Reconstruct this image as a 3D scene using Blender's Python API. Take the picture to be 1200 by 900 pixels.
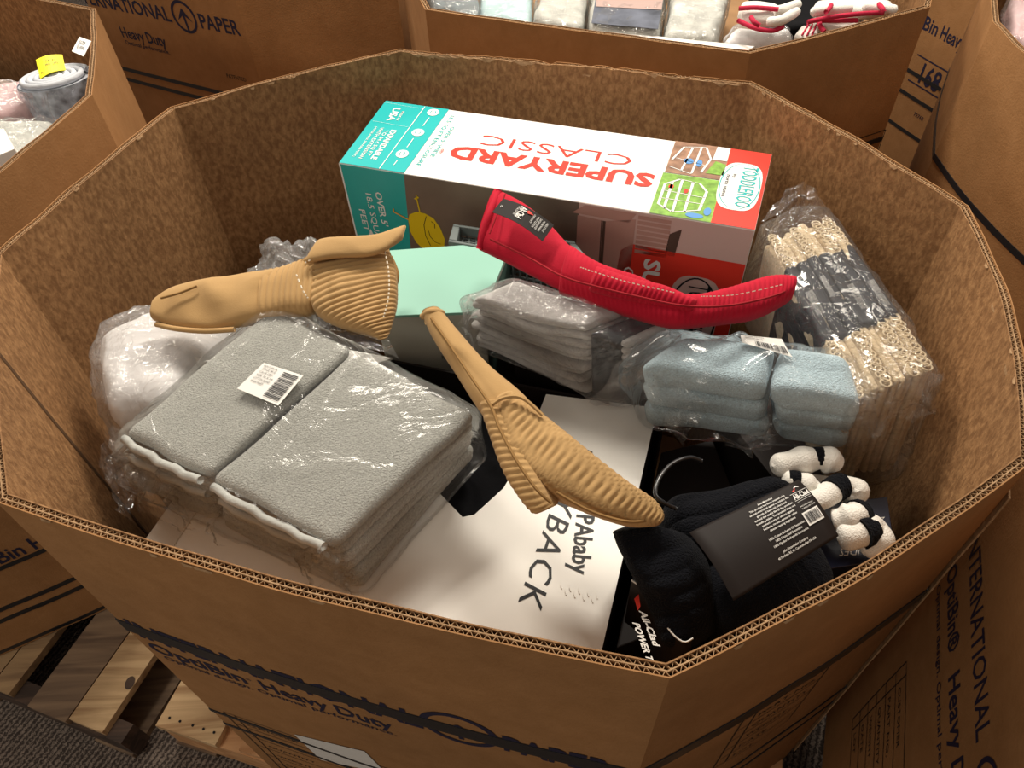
import bpy, math, random
from mathutils import Vector, Matrix, noise
random.seed(7)
for o in list(bpy.data.objects): bpy.data.objects.remove(o)
SC = bpy.context.scene; COL = SC.collection
V = Vector; PI = math.pi
# ------------------------------------------------------------------ camera
RIM = 1.09; EYE = 0.572; FPX = 850.0
_d = V((645-600, 1215-450, FPX)).normalized(); _up = -_d
_fw = (V((0, 0, 1)) - _up*_up.z).normalized(); _rt = _fw.cross(_up)
cam = bpy.data.cameras.new('camera'); cam.lens = FPX/1200*36; cam.sensor_width = 36; cam.clip_start = .02
co = bpy.data.objects.new('camera', cam); COL.objects.link(co)
mx = Matrix(((_rt.x, -_rt.y, -_rt.z), (_fw.x, -_fw.y, -_fw.z), (_up.x, -_up.y, -_up.z))).to_4x4()
mx.translation = (0, 0, RIM+EYE); co.matrix_world = mx
SC.camera = co
# ------------------------------------------------------------------ light
w = bpy.data.worlds.new('world'); SC.world = w; w.use_nodes = True
w.node_tree.nodes['Background'].inputs[0].default_value = (1.0, .88, .76, 1)
w.node_tree.nodes['Background'].inputs[1].default_value = .25
def area(name, loc, tgt, sx, sy, power, col):
    l = bpy.data.lights.new(name, 'AREA'); l.shape = 'RECTANGLE'; l.size = sx; l.size_y = sy
    l.energy = power; l.color = col
    o = bpy.data.objects.new(name, l); COL.objects.link(o); o.location = loc
    o.rotation_euler = (V(tgt)-V(loc)).to_track_quat('-Z', 'Y').to_euler()
area('ceiling_light', (0.50, 2.12, RIM+1.75), (0, .6, RIM), .55, .35, 42, (1, .92, .80))
area('ceiling_light', (-.60, 1.92, RIM+1.75), (0, .7, RIM), .7, .3, 32, (1, .91, .78))
area('ceiling_light', (2.0, 1.9, RIM+1.75), (0, .9, RIM), 1.1, .5, 22, (1, .91, .78))
area('ceiling_light', (-2.1, -.9, RIM+1.75), (-.5, .4, RIM-.6), 1.1, .5, 17, (1, .91, .78))
area('ceiling_light', (-2.0, 3.9, RIM+1.75), (-.6, 1.7, RIM-.3), 1.2, .6, 38, (1, .91, .78))
SC.view_settings.view_transform = 'Standard'; SC.view_settings.look = 'None'
SC.view_settings.gamma = 1; SC.view_settings.use_curve_mapping = False
SC.view_settings.exposure = 0.06
# ------------------------------------------------------------------ pixel -> point helpers
def ray(x, y):
    d = V((x-600, y-450, FPX)); return V((_rt.dot(d), _fw.dot(d), _up.dot(d)))
def at(x, y, h):                       # point seen at a pixel, h metres from the rim level
    d = ray(x, y); return d*((h-EYE)/d.z)+V((0, 0, RIM+EYE))
def proj(p):
    q = V(p)-V((0, 0, RIM+EYE)); c = _rt*q.x+_fw*q.y+_up*q.z
    return c.x/c.z*FPX+600, c.y/c.z*FPX+450
# ------------------------------------------------------------------ mesh objects
WL = {}
def tag(o, label, cat=None, group=None, kind=None):
    if label: o['label'] = label
    if cat: o['category'] = cat
    if group: o['group'] = group
    if kind: o['kind'] = kind
    return o
def empty(name, loc, label, cat, group=None):
    o = bpy.data.objects.new(name, None); COL.objects.link(o); o.location = loc; o.empty_display_size = .05
    WL[o.name] = V(loc); return tag(o, label, cat, group)
def obj(name, vf, mat, parent=None, smooth=False, label=None, mats=None, midx=None):
    vs, fs = vf[0], vf[1]
    if parent is not None: org = WL[parent.name]
    else:
        n = len(vs); org = V((sum(v[0] for v in vs)/n, sum(v[1] for v in vs)/n, min(v[2] for v in vs)))
    me = bpy.data.meshes.new(name)
    me.from_pydata([(v[0]-org.x, v[1]-org.y, v[2]-org.z) for v in vs], [], fs)
    me.materials.append(mat)
    if mats:
        for m in mats: me.materials.append(m)
    if midx: me.polygons.foreach_set('material_index', midx)
    if smooth: me.polygons.foreach_set('use_smooth', [True]*len(me.polygons))
    me.update()
    o = bpy.data.objects.new(name, me); COL.objects.link(o)
    if parent is not None: o.parent = parent
    else: o.location = org
    WL[o.name] = org
    if label: o['label'] = label
    return o
def join(*parts):
    vs, fs = [], []
    for p in parts:
        k = len(vs); vs += list(p[0]); fs += [tuple(i+k for i in f) for f in p[1]]
    return vs, fs
def tri_box(c, fn=None):               # box from 8 corners: bottom 0-3, top 4-7 (same order)
    return list(c), [(3, 2, 1, 0), (4, 5, 6, 7), (0, 1, 5, 4), (1, 2, 6, 5), (2, 3, 7, 6), (3, 0, 4, 7)]
def slab(poly, z0, z1):                # prism over a polygon of (x,y)
    n = len(poly)
    vs = [V((p[0], p[1], z0)) for p in poly]+[V((p[0], p[1], z1)) for p in poly]
    fs = [tuple(reversed(range(n))), tuple(range(n, 2*n))]+[(i, (i+1) % n, (i+1) % n+n, i+n) for i in range(n)]
    return vs, fs
def grid(fn, n, m, closed_u=False):    # fn(u,v)
    vs = [fn(i/n, j/m) for i in range(n+(0 if closed_u else 1)) for j in range(m+1)]
    fs = []; N = n if closed_u else n+1
    for i in range(n):
        for j in range(m):
            a = i*(m+1)+j; b = ((i+1) % N)*(m+1)+j; fs.append((a, b, b+1, a+1))
    return vs, fs
def sheet(fn, n, m, t=.0006):          # thin closed sheet following fn
    a = grid(fn, n, m)
    e = 1e-3
    vs2 = []
    for i in range(n+1):
        for j in range(m+1):
            u, v = i/n, j/m
            du = fn(min(1, u+e), v)-fn(max(0, u-e), v); dv = fn(u, min(1, v+e))-fn(u, max(0, v-e))
            nn = du.cross(dv); nn.normalize(); vs2.append(a[0][i*(m+1)+j]-nn*t)
    k = len(a[0]); fs = list(a[1])+[tuple(q+k for q in reversed(f)) for f in a[1]]
    ring = [i*(m+1) for i in range(n+1)]+[n*(m+1)+j for j in range(1, m+1)]+[i*(m+1)+m for i in range(n-1, -1, -1)]+[j for j in range(m-1, 0, -1)]
    for q in range(len(ring)):
        x, y = ring[q], ring[(q+1) % len(ring)]; fs.append((x, x+k, y+k, y))
    return list(a[0])+vs2, fs
def tube(pts, r, n=8, closed=False, rf=None):
    vs, fs = [], []; N = len(pts); pts = [V(p) for p in pts]
    for i, p in enumerate(pts):
        t = (pts[(i+1) % N] if (closed or i < N-1) else p)-(pts[i-1] if (closed or i > 0) else p)
        t.normalize(); a = t.cross(V((0, 0, 1)))
        if a.length < .05: a = t.cross(V((1, 0, 0)))
        a.normalize(); b = t.cross(a); rr = r*(rf(i/(N-1)) if rf else 1)
        vs += [p+a*rr*math.cos(2*PI*k/n)+b*rr*math.sin(2*PI*k/n) for k in range(n)]
    for i in range(N if closed else N-1):
        for k in range(n):
            a0 = i*n+k; a1 = i*n+(k+1) % n; b0 = ((i+1) % N)*n+k; b1 = ((i+1) % N)*n+(k+1) % n
            fs.append((a0, a1, b1, b0))
    if not closed: fs += [tuple(range(n)), tuple(reversed(range((N-1)*n, N*n)))]
    return vs, fs
def spline(pts, n):                    # catmull-rom through tuples, n+1 samples
    P = [pts[0]]+list(pts)+[pts[-1]]; out = []; S = len(pts)-1
    for k in range(n+1):
        x = k/n*S; i = min(int(x), S-1); t = x-i
        a, b, c, d = P[i], P[i+1], P[i+2], P[i+3]
        out.append(tuple(.5*((2*b[q])+(-a[q]+c[q])*t+(2*a[q]-5*b[q]+4*c[q]-d[q])*t*t+(-a[q]+3*b[q]-3*c[q]+d[q])*t**3) for q in range(len(b))))
    return out
def N3(p, f, s=0): return noise.noise(V((p[0]*f+s, p[1]*f+s*1.7, p[2]*f-s)))
def crease(p, f, s=0): return (1-abs(N3(p, f, s)))**4
class Hexa:                            # trilinear block: top corners FL,FR,BR,BL as (px,py,h); bottoms given or dropped by thick
    def __init__(s, top, thick=None, bot=None, world=False):
        s.T = [V(t) if world else at(*t) for t in top]
        s.B = [V(b) if world else at(*b) for b in bot] if bot else [t-V((0, 0, thick)) for t in s.T]
        s.L = ((s.T[1]-s.T[0]).length+(s.T[2]-s.T[3]).length)/2
        s.W = ((s.T[3]-s.T[0]).length+(s.T[2]-s.T[1]).length)/2
        s.H = sum((s.T[i]-s.B[i]).length for i in range(4))/4
    def __call__(s, u, v, w):
        q = []
        for C in (s.B, s.T): q.append((C[0]*(1-u)+C[1]*u)*(1-v)+(C[3]*(1-u)+C[2]*u)*v)
        return q[0]*(1-w)+q[1]*w
    def inv(s, px, py):
        u = v = .5
        for _ in range(25):
            x, y = proj(s(u, v, 1)); e = 1e-3
            xu, yu = proj(s(u+e, v, 1)); xv, yv = proj(s(u, v+e, 1))
            a, b, c, d = (xu-x)/e, (xv-x)/e, (yu-y)/e, (yv-y)/e; D = a*d-b*c
            du = ((px-x)*d-b*(py-y))/D; dv = (a*(py-y)-c*(px-x))/D; u += du; v += dv
        return u, v
    def base(s): c = (s.B[0]+s.B[1]+s.B[2]+s.B[3])/4; return c
def rbox(hx, u0=0, u1=1, v0=0, v1=1, w0=0, w1=1, r=.01, n=(12, 12, 4), disp=None, k=3):
    """rounded box inside a Hexa; disp(world point)->offset vector"""
    L, W, H = hx.L*(u1-u0), hx.W*(v1-v0), hx.H*(w1-w0); r = min(r, L*.49, W*.49, H*.49)
    def axis(S, m):
        a = [-S/2+r-r*math.cos(PI/2*i/k)*1.0 for i in range(k)]  # rounded part
        a = [-S/2+r*(1-math.cos(PI/2*i/k)) if False else -S/2+r*i/k for i in range(k)]
        mid = [-S/2+r+(S-2*r)*i/m for i in range(m+1)]
        return a+mid+[-q for q in reversed(a)]
    X, Y, Z = axis(L, n[0]), axis(W, n[1]), axis(H, n[2])
    idx = {}; vs = []; fs = []
    def vert(i, j, l):
        key = (i, j, l)
        if key in idx: return idx[key]
        p = V((X[i], Y[j], Z[l]))
        c = V((max(-L/2+r, min(L/2-r, p.x)), max(-W/2+r, min(W/2-r, p.y)), max(-H/2+r, min(H/2-r, p.z))))
        d = p-c
        if d.length > 1e-9:
            mx_ = max(abs(d.x), abs(d.y), abs(d.z)); nz = sum(abs(q) > 1e-9 for q in d)
            if nz > 1: d = d.normalized()*mx_
        p = c+d
        q = hx(u0+(p.x/L+.5)*(u1-u0), v0+(p.y/W+.5)*(v1-v0), w0+(p.z/H+.5)*(w1-w0))
        if disp:
            q = q+disp(q, (p.x/L+.5, p.y/W+.5, p.z/H+.5))
        idx[key] = len(vs); vs.append(q); return idx[key]
    nx, ny, nz = len(X)-1, len(Y)-1, len(Z)-1
    for i in range(nx):
        for j in range(ny):
            fs.append((vert(i, j, nz), vert(i+1, j, nz), vert(i+1, j+1, nz), vert(i, j+1, nz)))
            fs.append((vert(i, j+1, 0), vert(i+1, j+1, 0), vert(i+1, j, 0), vert(i, j, 0)))
    for i in range(nx):
        for l in range(nz):
            fs.append((vert(i, 0, l), vert(i+1, 0, l), vert(i+1, 0, l+1), vert(i, 0, l+1)))
            fs.append((vert(i+1, ny, l), vert(i, ny, l), vert(i, ny, l+1), vert(i+1, ny, l+1)))
    for j in range(ny):
        for l in range(nz):
            fs.append((vert(0, j+1, l), vert(0, j, l), vert(0, j, l+1), vert(0, j+1, l+1)))
            fs.append((vert(nx, j, l), vert(nx, j+1, l), vert(nx, j+1, l+1), vert(nx, j, l+1)))
    return vs, fs
# ------------------------------------------------------------------ materials
M = {}
def newmat(name):
    m = bpy.data.materials.new(name); m.use_nodes = True; nt = m.node_tree; M[name] = m
    return m, nt, nt.nodes['Principled BSDF']
def nd(nt, t, **k):
    n = nt.nodes.new(t)
    for a, b in k.items():
        if a in n.inputs: n.inputs[a].default_value = b
        else: setattr(n, a, b)
    return n
def plain(name, col, rough=.6, spec=.3, bump=0, scale=300, dist=.001, var=0, sheen=0, vscale=20, coat=0):
    m, nt, b = newmat(name); L = nt.links.new
    b.inputs['Base Color'].default_value = (*col, 1); b.inputs['Roughness'].default_value = rough
    b.inputs['Specular IOR Level'].default_value = spec
    if coat: b.inputs['Coat Weight'].default_value = coat; b.inputs['Coat Roughness'].default_value = .15
    if sheen: b.inputs['Sheen Weight'].default_value = sheen; b.inputs['Sheen Roughness'].default_value = .5
    tc = nd(nt, 'ShaderNodeTexCoord')
    if bump:
        n = nd(nt, 'ShaderNodeTexNoise', Scale=scale, Detail=3.0); L(tc.outputs['Object'], n.inputs['Vector'])
        bp = nd(nt, 'ShaderNodeBump', Strength=bump, Distance=dist); L(n.outputs[0], bp.inputs['Height']); L(bp.outputs[0], b.inputs['Normal'])
        if var:
            r = nd(nt, 'ShaderNodeMixRGB'); r.blend_type = 'MIX'; r.inputs[1].default_value = (*[c*(1-var) for c in col], 1); r.inputs[2].default_value = (*[min(1, c*(1+var)) for c in col], 1)
            n2 = nd(nt, 'ShaderNodeTexNoise', Scale=vscale, Detail=5.0); L(tc.outputs['Object'], n2.inputs['Vector'])
            mp = nd(nt, 'ShaderNodeMapRange'); mp.inputs[1].default_value = .3; mp.inputs[2].default_value = .7
            L(n2.outputs[0], mp.inputs[0]); L(mp.outputs[0], r.inputs[0]); L(r.outputs[0], b.inputs['Base Color'])
    return m
def cardboard(name, ca, cb, scale, stretch, lo, hi, rough=.75):
    m, nt, b = newmat(name); L = nt.links.new
    tc = nd(nt, 'ShaderNodeTexCoord'); mp = nd(nt, 'ShaderNodeMapping'); mp.inputs['Scale'].default_value = stretch
    L(tc.outputs['Object'], mp.inputs[0])
    n = nd(nt, 'ShaderNodeTexNoise', Scale=scale, Detail=7.0, Roughness=.62, Distortion=.3); L(mp.outputs[0], n.inputs['Vector'])
    n2 = nd(nt, 'ShaderNodeTexNoise', Scale=4.0, Detail=2.0); L(tc.outputs['Object'], n2.inputs['Vector'])
    r = nd(nt, 'ShaderNodeValToRGB'); r.color_ramp.elements[0].position = lo; r.color_ramp.elements[0].color = (*ca, 1)
    r.color_ramp.elements[1].position = hi; r.color_ramp.elements[1].color = (*cb, 1)
    L(n.outputs[0], r.inputs[0])
    mm = nd(nt, 'ShaderNodeMixRGB'); mm.blend_type = 'MULTIPLY'; mm.inputs[0].default_value = .45
    L(r.outputs[0], mm.inputs[1]); L(n2.outputs[0], mm.inputs[2])
    g = nd(nt, 'ShaderNodeMixRGB'); g.blend_type = 'MULTIPLY'; g.inputs[0].default_value = 1; g.inputs[2].default_value = (1.25, 1.25, 1.25, 1)
    L(mm.outputs[0], g.inputs[1]); L(g.outputs[0], b.inputs['Base Color'])
    b.inputs['Roughness'].default_value = rough; b.inputs['Specular IOR Level'].default_value = .25
    f = nd(nt, 'ShaderNodeTexNoise', Scale=250.0, Detail=2.0); L(tc.outputs['Object'], f.inputs['Vector'])
    ad = nd(nt, 'ShaderNodeMath'); ad.operation = 'ADD'; L(f.outputs[0], ad.inputs[0]); L(n.outputs[0], ad.inputs[1])
    bp = nd(nt, 'ShaderNodeBump', Strength=.35, Distance=.0015); L(ad.outputs[0], bp.inputs['Height']); L(bp.outputs[0], b.inputs['Normal'])
    return m
cardboard('card_in', (.22, .108, .044), (.44, .24, .105), 130, (1, 1, .6), .40, .72)
cardboard('card_out', (.335, .165, .062), (.385, .195, .078), 30, (1, 1, 1), .35, .7)
cardboard('card_edge', (.30, .175, .085), (.46, .29, .155), 120, (1, 1, 1), .35, .65)
plain('card_dark', (.10, .05, .022), .9)
plain('ink', (.020, .018, .045), .6)
plain('ink_black', (.012, .012, .014), .5)
plain('strap', (.018, .018, .020), .35, .5)
plain('kraft', (.30, .17, .08), .8, bump=.2, var=.12)
plain('paper', (.78, .76, .72), .5)
plain('white_card', (.86, .84, .79), .38, .45, bump=.05, scale=40, var=.02)
plain('white_card_b', (.62, .58, .52), .45, .4)
plain('grey_card', (.52, .50, .43), .5)
plain('mint', (.25, .51, .41), .45, .4)
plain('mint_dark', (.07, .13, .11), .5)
plain('teal', (.012, .42, .42), .45, .3)
plain('teal_front', (.02, .40, .38), .35, .5, coat=.2)
plain('gloss_white', (.80, .79, .76), .4, .3)
plain('gloss_red', (.74, .04, .022), .45, .3)
plain('wood_photo', (.17, .115, .085), .4, .4, bump=.01, var=.25, vscale=8)
plain('wood_photo_dark', (.10, .055, .04), .4)
plain('pink_photo', (.50, .27, .22), .4)
plain('pink_light', (.66, .45, .40), .4)
plain('grass_photo', (.20, .38, .06), .4, bump=.01, var=.35, vscale=90)
plain('brown_photo', (.30, .17, .11), .4, bump=.01, var=.4, vscale=60)
plain('yellow', (.72, .50, .01), .45)
plain('orange', (.80, .33, .02), .45)
plain('skin_photo', (.42, .30, .27), .5)
plain('blue_photo', (.10, .28, .60), .5)
plain('label_yellow', (.93, .82, .0), .45)
plain('terry_grey', (.41, .41, .375), .95, .05, bump=1.0, scale=560, dist=.0035, var=.2, sheen=.2, vscale=420)
plain('terry_grey_hem', (.52, .53, .50), .9, .05, bump=.5, scale=200, dist=.002, sheen=.2)
plain('terry_blue', (.49, .63, .70), .95, .05, bump=1.0, scale=560, dist=.0035, var=.18, sheen=.3, vscale=400)
plain('grey_cloth', (.42, .40, .385), .95, .05, bump=.5, scale=420, dist=.0015, var=.1, sheen=.4, vscale=120)
plain('black_knit', (.006, .0065, .009), .95, .05, bump=1.0, scale=420, dist=.004, sheen=.03)
plain('black_fabric', (.006, .006, .007), .85, .08, bump=.3, scale=60, dist=.004)
plain('black_card', (.013, .009, .008), .6, .2)
plain('white_knit', (.80, .77, .71), .9, .1, bump=.8, scale=520, dist=.0018, sheen=.2)
plain('navy_card', (.012, .016, .04), .35, .45)
plain('navy_band', (.010, .011, .018), .5, .2)
plain('beige_knit', (.62, .49, .32), .95, .05, bump=.8, scale=260, dist=.003, var=.15, sheen=.2, vscale=150)
plain('beige_ring', (.66, .54, .37), .9, .05, bump=.5, scale=500, dist=.001)
plain('tan', (.45, .28, .12), .85, .12, bump=.35, scale=600, dist=.0006, var=.06, sheen=.1)
plain('tan_dark', (.28, .16, .06), .85, .12, bump=.3, scale=600, dist=.0006)
plain('red_cloth', (.46, .008, .028), .8, .15, bump=.35, scale=600, dist=.0006, var=.08, sheen=.05)
plain('red_dark', (.30, .006, .014), .85)
plain('stitch_light', (.80, .72, .58), .8)
plain('crimson', (.50, .02, .06), .85, bump=.5, scale=300, dist=.002)
plain('white_quilt', (.84, .82, .80), .85, .1, bump=.3, scale=30, dist=.006)
plain('quilt_grey', (.52, .52, .48), .8, .2, bump=.6, scale=50, dist=.01, var=.2, vscale=30)
plain('aqua_cloth', (.47, .62, .64), .8, .2, bump=.5, scale=24, dist=.01, var=.2, vscale=12)
plain('slate_cloth', (.20, .23, .24), .8, .2, bump=.5, scale=24, dist=.01, var=.35, vscale=12)
plain('pink_cloth', (.78, .52, .52), .8, .2, bump=.4, scale=18, dist=.01, var=.15, vscale=16)
plain('rolled', (.58, .60, .64), .9, .1, bump=.4, scale=120, dist=.003)
plain('rolled_blue', (.36, .40, .47), .9, .1, bump=.4, scale=120, dist=.003, var=.6, vscale=60)
plain('insert_print', (.10, .11, .14), .5, .3, bump=.1, scale=40, var=.5)
plain('crate', (.13, .155, .15), .4, .4)
plain('plastic_black', (.015, .015, .017), .25, .5)
def wood(name, ca, cb):
    m, nt, b = newmat(name); L = nt.links.new
    tc = nd(nt, 'ShaderNodeTexCoord'); mp = nd(nt, 'ShaderNodeMapping'); mp.inputs['Scale'].default_value = (1.2, 14, 14)
    L(tc.outputs['Object'], mp.inputs[0]); n = nd(nt, 'ShaderNodeTexNoise', Scale=2.2, Detail=6.0, Distortion=1.2); L(mp.outputs[0], n.inputs['Vector'])
    r = nd(nt, 'ShaderNodeValToRGB'); r.color_ramp.elements[0].position = .38; r.color_ramp.elements[0].color = (*ca, 1); r.color_ramp.elements[1].position = .62; r.color_ramp.elements[1].color = (*cb, 1)
    L(n.outputs[0], r.inputs[0]); L(r.outputs[0], b.inputs['Base Color']); b.inputs['Roughness'].default_value = .75
    bp = nd(nt, 'ShaderNodeBump', Strength=.4, Distance=.003); L(n.outputs[0], bp.inputs['Height']); L(bp.outputs[0], b.inputs['Normal'])
wood('wood_light', (.40, .235, .11), (.72, .50, .27)); wood('wood_mid', (.26, .16, .08), (.46, .30, .15)); wood('wood_old', (.15, .095, .06), (.30, .20, .12)); wood('wood_dark', (.035, .022, .016), (.10, .06, .04)); wood('wood_orange', (.52, .26, .11), (.68, .38, .18))
def film(name, haze, tint, scale=14, strength=.9, rough=.1, gl=.12):
    m, nt, b = newmat(name); L = nt.links.new; nt.nodes.remove(b); out = nt.nodes['Material Output']
    tc = nd(nt, 'ShaderNodeTexCoord')
    n = nd(nt, 'ShaderNodeTexNoise', Scale=scale, Detail=5.0, Distortion=1.8); L(tc.outputs['Object'], n.inputs['Vector'])
    v = nd(nt, 'ShaderNodeTexVoronoi', Scale=scale*1.6); v.feature = 'DISTANCE_TO_EDGE'
    n3 = nd(nt, 'ShaderNodeMixRGB'); n3.inputs[0].default_value = .25; L(tc.outputs['Object'], n3.inputs[1]); L(n.outputs[1], n3.inputs[2]); L(n3.outputs[0], v.inputs['Vector'])
    mn = nd(nt, 'ShaderNodeMath'); mn.operation = 'MINIMUM'; mn.inputs[1].default_value = .12; L(v.outputs[0], mn.inputs[0])
    ad = nd(nt, 'ShaderNodeMath'); ad.operation = 'MULTIPLY_ADD'; ad.inputs[1].default_value = 2.0; L(mn.outputs[0], ad.inputs[0]); L(n.outputs[0], ad.inputs[2])
    bp = nd(nt, 'ShaderNodeBump', Strength=strength, Distance=.006); L(ad.outputs[0], bp.inputs['Height'])
    gls = nd(nt, 'ShaderNodeBsdfGlossy', Roughness=rough); gls.inputs[0].default_value = (1, 1, 1, 1); L(bp.outputs[0], gls.inputs['Normal'])
    tr = nd(nt, 'ShaderNodeBsdfTransparent'); tr.inputs[0].default_value = (*tint, 1)
    df = nd(nt, 'ShaderNodeBsdfDiffuse'); df.inputs[0].default_value = (.85, .84, .83, 1); L(bp.outputs[0], df.inputs['Normal'])
    fr = nd(nt, 'ShaderNodeLayerWeight', Blend=.12); L(bp.outputs[0], fr.inputs['Normal'])
    f2 = nd(nt, 'ShaderNodeMath'); f2.operation = 'MULTIPLY_ADD'; f2.inputs[1].default_value = .6; f2.inputs[2].default_value = gl; L(fr.outputs[0], f2.inputs[0])
    m1 = nd(nt, 'ShaderNodeMixShader'); m1.inputs[0].default_value = haze; L(tr.outputs[0], m1.inputs[1]); L(df.outputs[0], m1.inputs[2])
    m2 = nd(nt, 'ShaderNodeMixShader'); L(f2.outputs[0], m2.inputs[0]); L(m1.outputs[0], m2.inputs[1]); L(gls.outputs[0], m2.inputs[2])
    L(m2.outputs[0], out.inputs[0]); return m
film('film', .05, (.97, .97, .97), 11, .8, .10, .055); film('film_hazy', .16, (.95, .95, .96), 14, .8, .13, .07); film('film_soft', .03, (.985, .985, .985), 6, .40, .13, .018)
m, nt, b = newmat('carpet'); L = nt.links.new
tc = nd(nt, 'ShaderNodeTexCoord'); mp = nd(nt, 'ShaderNodeMapping'); mp.inputs['Rotation'].default_value = (0, 0, .5); L(tc.outputs['Object'], mp.inputs[0])
wv = nd(nt, 'ShaderNodeTexWave', Scale=26.0, Distortion=5.0, Detail=2.0); wv.inputs['Detail Scale'].default_value = 6; L(mp.outputs[0], wv.inputs['Vector'])
nn = nd(nt, 'ShaderNodeTexNoise', Scale=160.0, Detail=3.0); L(tc.outputs['Object'], nn.inputs['Vector'])
mu = nd(nt, 'ShaderNodeMath'); mu.operation = 'MULTIPLY'; L(wv.outputs[1], mu.inputs[0]); L(nn.outputs[0], mu.inputs[1])
r = nd(nt, 'ShaderNodeValToRGB'); r.color_ramp.elements[0].color = (.045, .032, .026, 1); r.color_ramp.elements[1].color = (.30, .235, .19, 1); r.color_ramp.elements[1].position = .55
L(mu.outputs[0], r.inputs[0]); L(r.outputs[0], b.inputs['Base Color']); b.inputs['Roughness'].default_value = .95
bp = nd(nt, 'ShaderNodeBump', Strength=.8, Distance=.006); L(mu.outputs[0], bp.inputs['Height']); L(bp.outputs[0], b.inputs['Normal'])
# ------------------------------------------------------------------ print helpers
_tc = {}
def text_geo(s, bold=0, space=1.0):
    key = (s, bold, space)
    if key in _tc: return _tc[key]
    c = bpy.data.curves.new('t', 'FONT'); c.body = s; c.resolution_u = 2; c.offset = bold; c.space_character = space
    o = bpy.data.objects.new('t', c); COL.objects.link(o); bpy.context.view_layer.update()
    me = bpy.data.meshes.new_from_object(o.evaluated_get(bpy.context.evaluated_depsgraph_get()))
    vs = [(v.co.x, v.co.y) for v in me.vertices]; fs = [tuple(p.vertices) for p in me.polygons]
    bpy.data.objects.remove(o); bpy.data.curves.remove(c); bpy.data.meshes.remove(me)
    if not vs: vs = [(0, 0), (1, 0), (0, 1)]; fs = [(0, 1, 2)]
    x0 = min(v[0] for v in vs); x1 = max(v[0] for v in vs); CAP = .70
    _tc[key] = ([((v[0]-x0)/(x1-x0), v[1]/CAP) for v in vs], fs); return _tc[key]
def text_on(fn, s, p0, p1, pt, bold=0, space=1.0):   # fn(a,b)->world ; affine from baseline start/end and top-of-start
    vs, fs = text_geo(s, bold, space)
    dx = (p1[0]-p0[0], p1[1]-p0[1]); dy = (pt[0]-p0[0], pt[1]-p0[1])
    return [fn(p0[0]+dx[0]*x+dy[0]*y, p0[1]+dx[1]*x+dy[1]*y) for x, y in vs], fs
def poly_on(fn, pts, n=1):
    return [fn(*p) for p in pts], [tuple(range(len(pts)))]
def line_on(fn, a, b, wd, n=6):
    dx, dy = b[0]-a[0], b[1]-a[1]; l = math.hypot(dx, dy); nx, ny = -dy/l*wd/2, dx/l*wd/2; vs, fs = [], []
    for i in range(n+1):
        t = i/n; vs += [fn(a[0]+dx*t+nx, a[1]+dy*t+ny), fn(a[0]+dx*t-nx, a[1]+dy*t-ny)]
    for i in range(n): fs.append((2*i, 2*i+1, 2*i+3, 2*i+2))
    return vs, fs
def ell(cx, cy, rx, ry, n=32, sq=1.0):
    return [(cx+rx*math.copysign(abs(math.cos(2*PI*i/n))**sq, math.cos(2*PI*i/n)), cy+ry*math.copysign(abs(math.sin(2*PI*i/n))**sq, math.sin(2*PI*i/n))) for i in range(n)]
def ring_on(fn, cx, cy, rx, ry, w_, n=40):
    vs, fs = [], []
    for i in range(n):
        c, s_ = math.cos(2*PI*i/n), math.sin(2*PI*i/n)
        vs += [fn(cx+rx*c, cy+ry*s_), fn(cx+(rx-w_)*c, cy+(ry-w_)*s_)]
    for i in range(n):
        a = 2*i; b2 = 2*((i+1) % n); fs.append((a, a+1, b2+1, b2))
    return vs, fs
def barcode(fn, x0, y0, x1, y1, n=22):   # bars run in y
    P = []; x = x0; rr = random.Random(3); st = (x1-x0)/n
    for i in range(n):
        wd = st*rr.choice((.3, .5, .75)); P.append(poly_on(fn, [(x, y0), (x+wd, y0), (x+wd, y1), (x, y1)])); x += st
    return join(*P)
# ------------------------------------------------------------------ floor
fl = obj('floor', ([V((-5, -3, 0)), V((6, -3, 0)), V((6, 7, 0)), V((-5, 7, 0))], [(0, 1, 2, 3)]), M['carpet']); fl['kind'] = 'structure'
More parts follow.
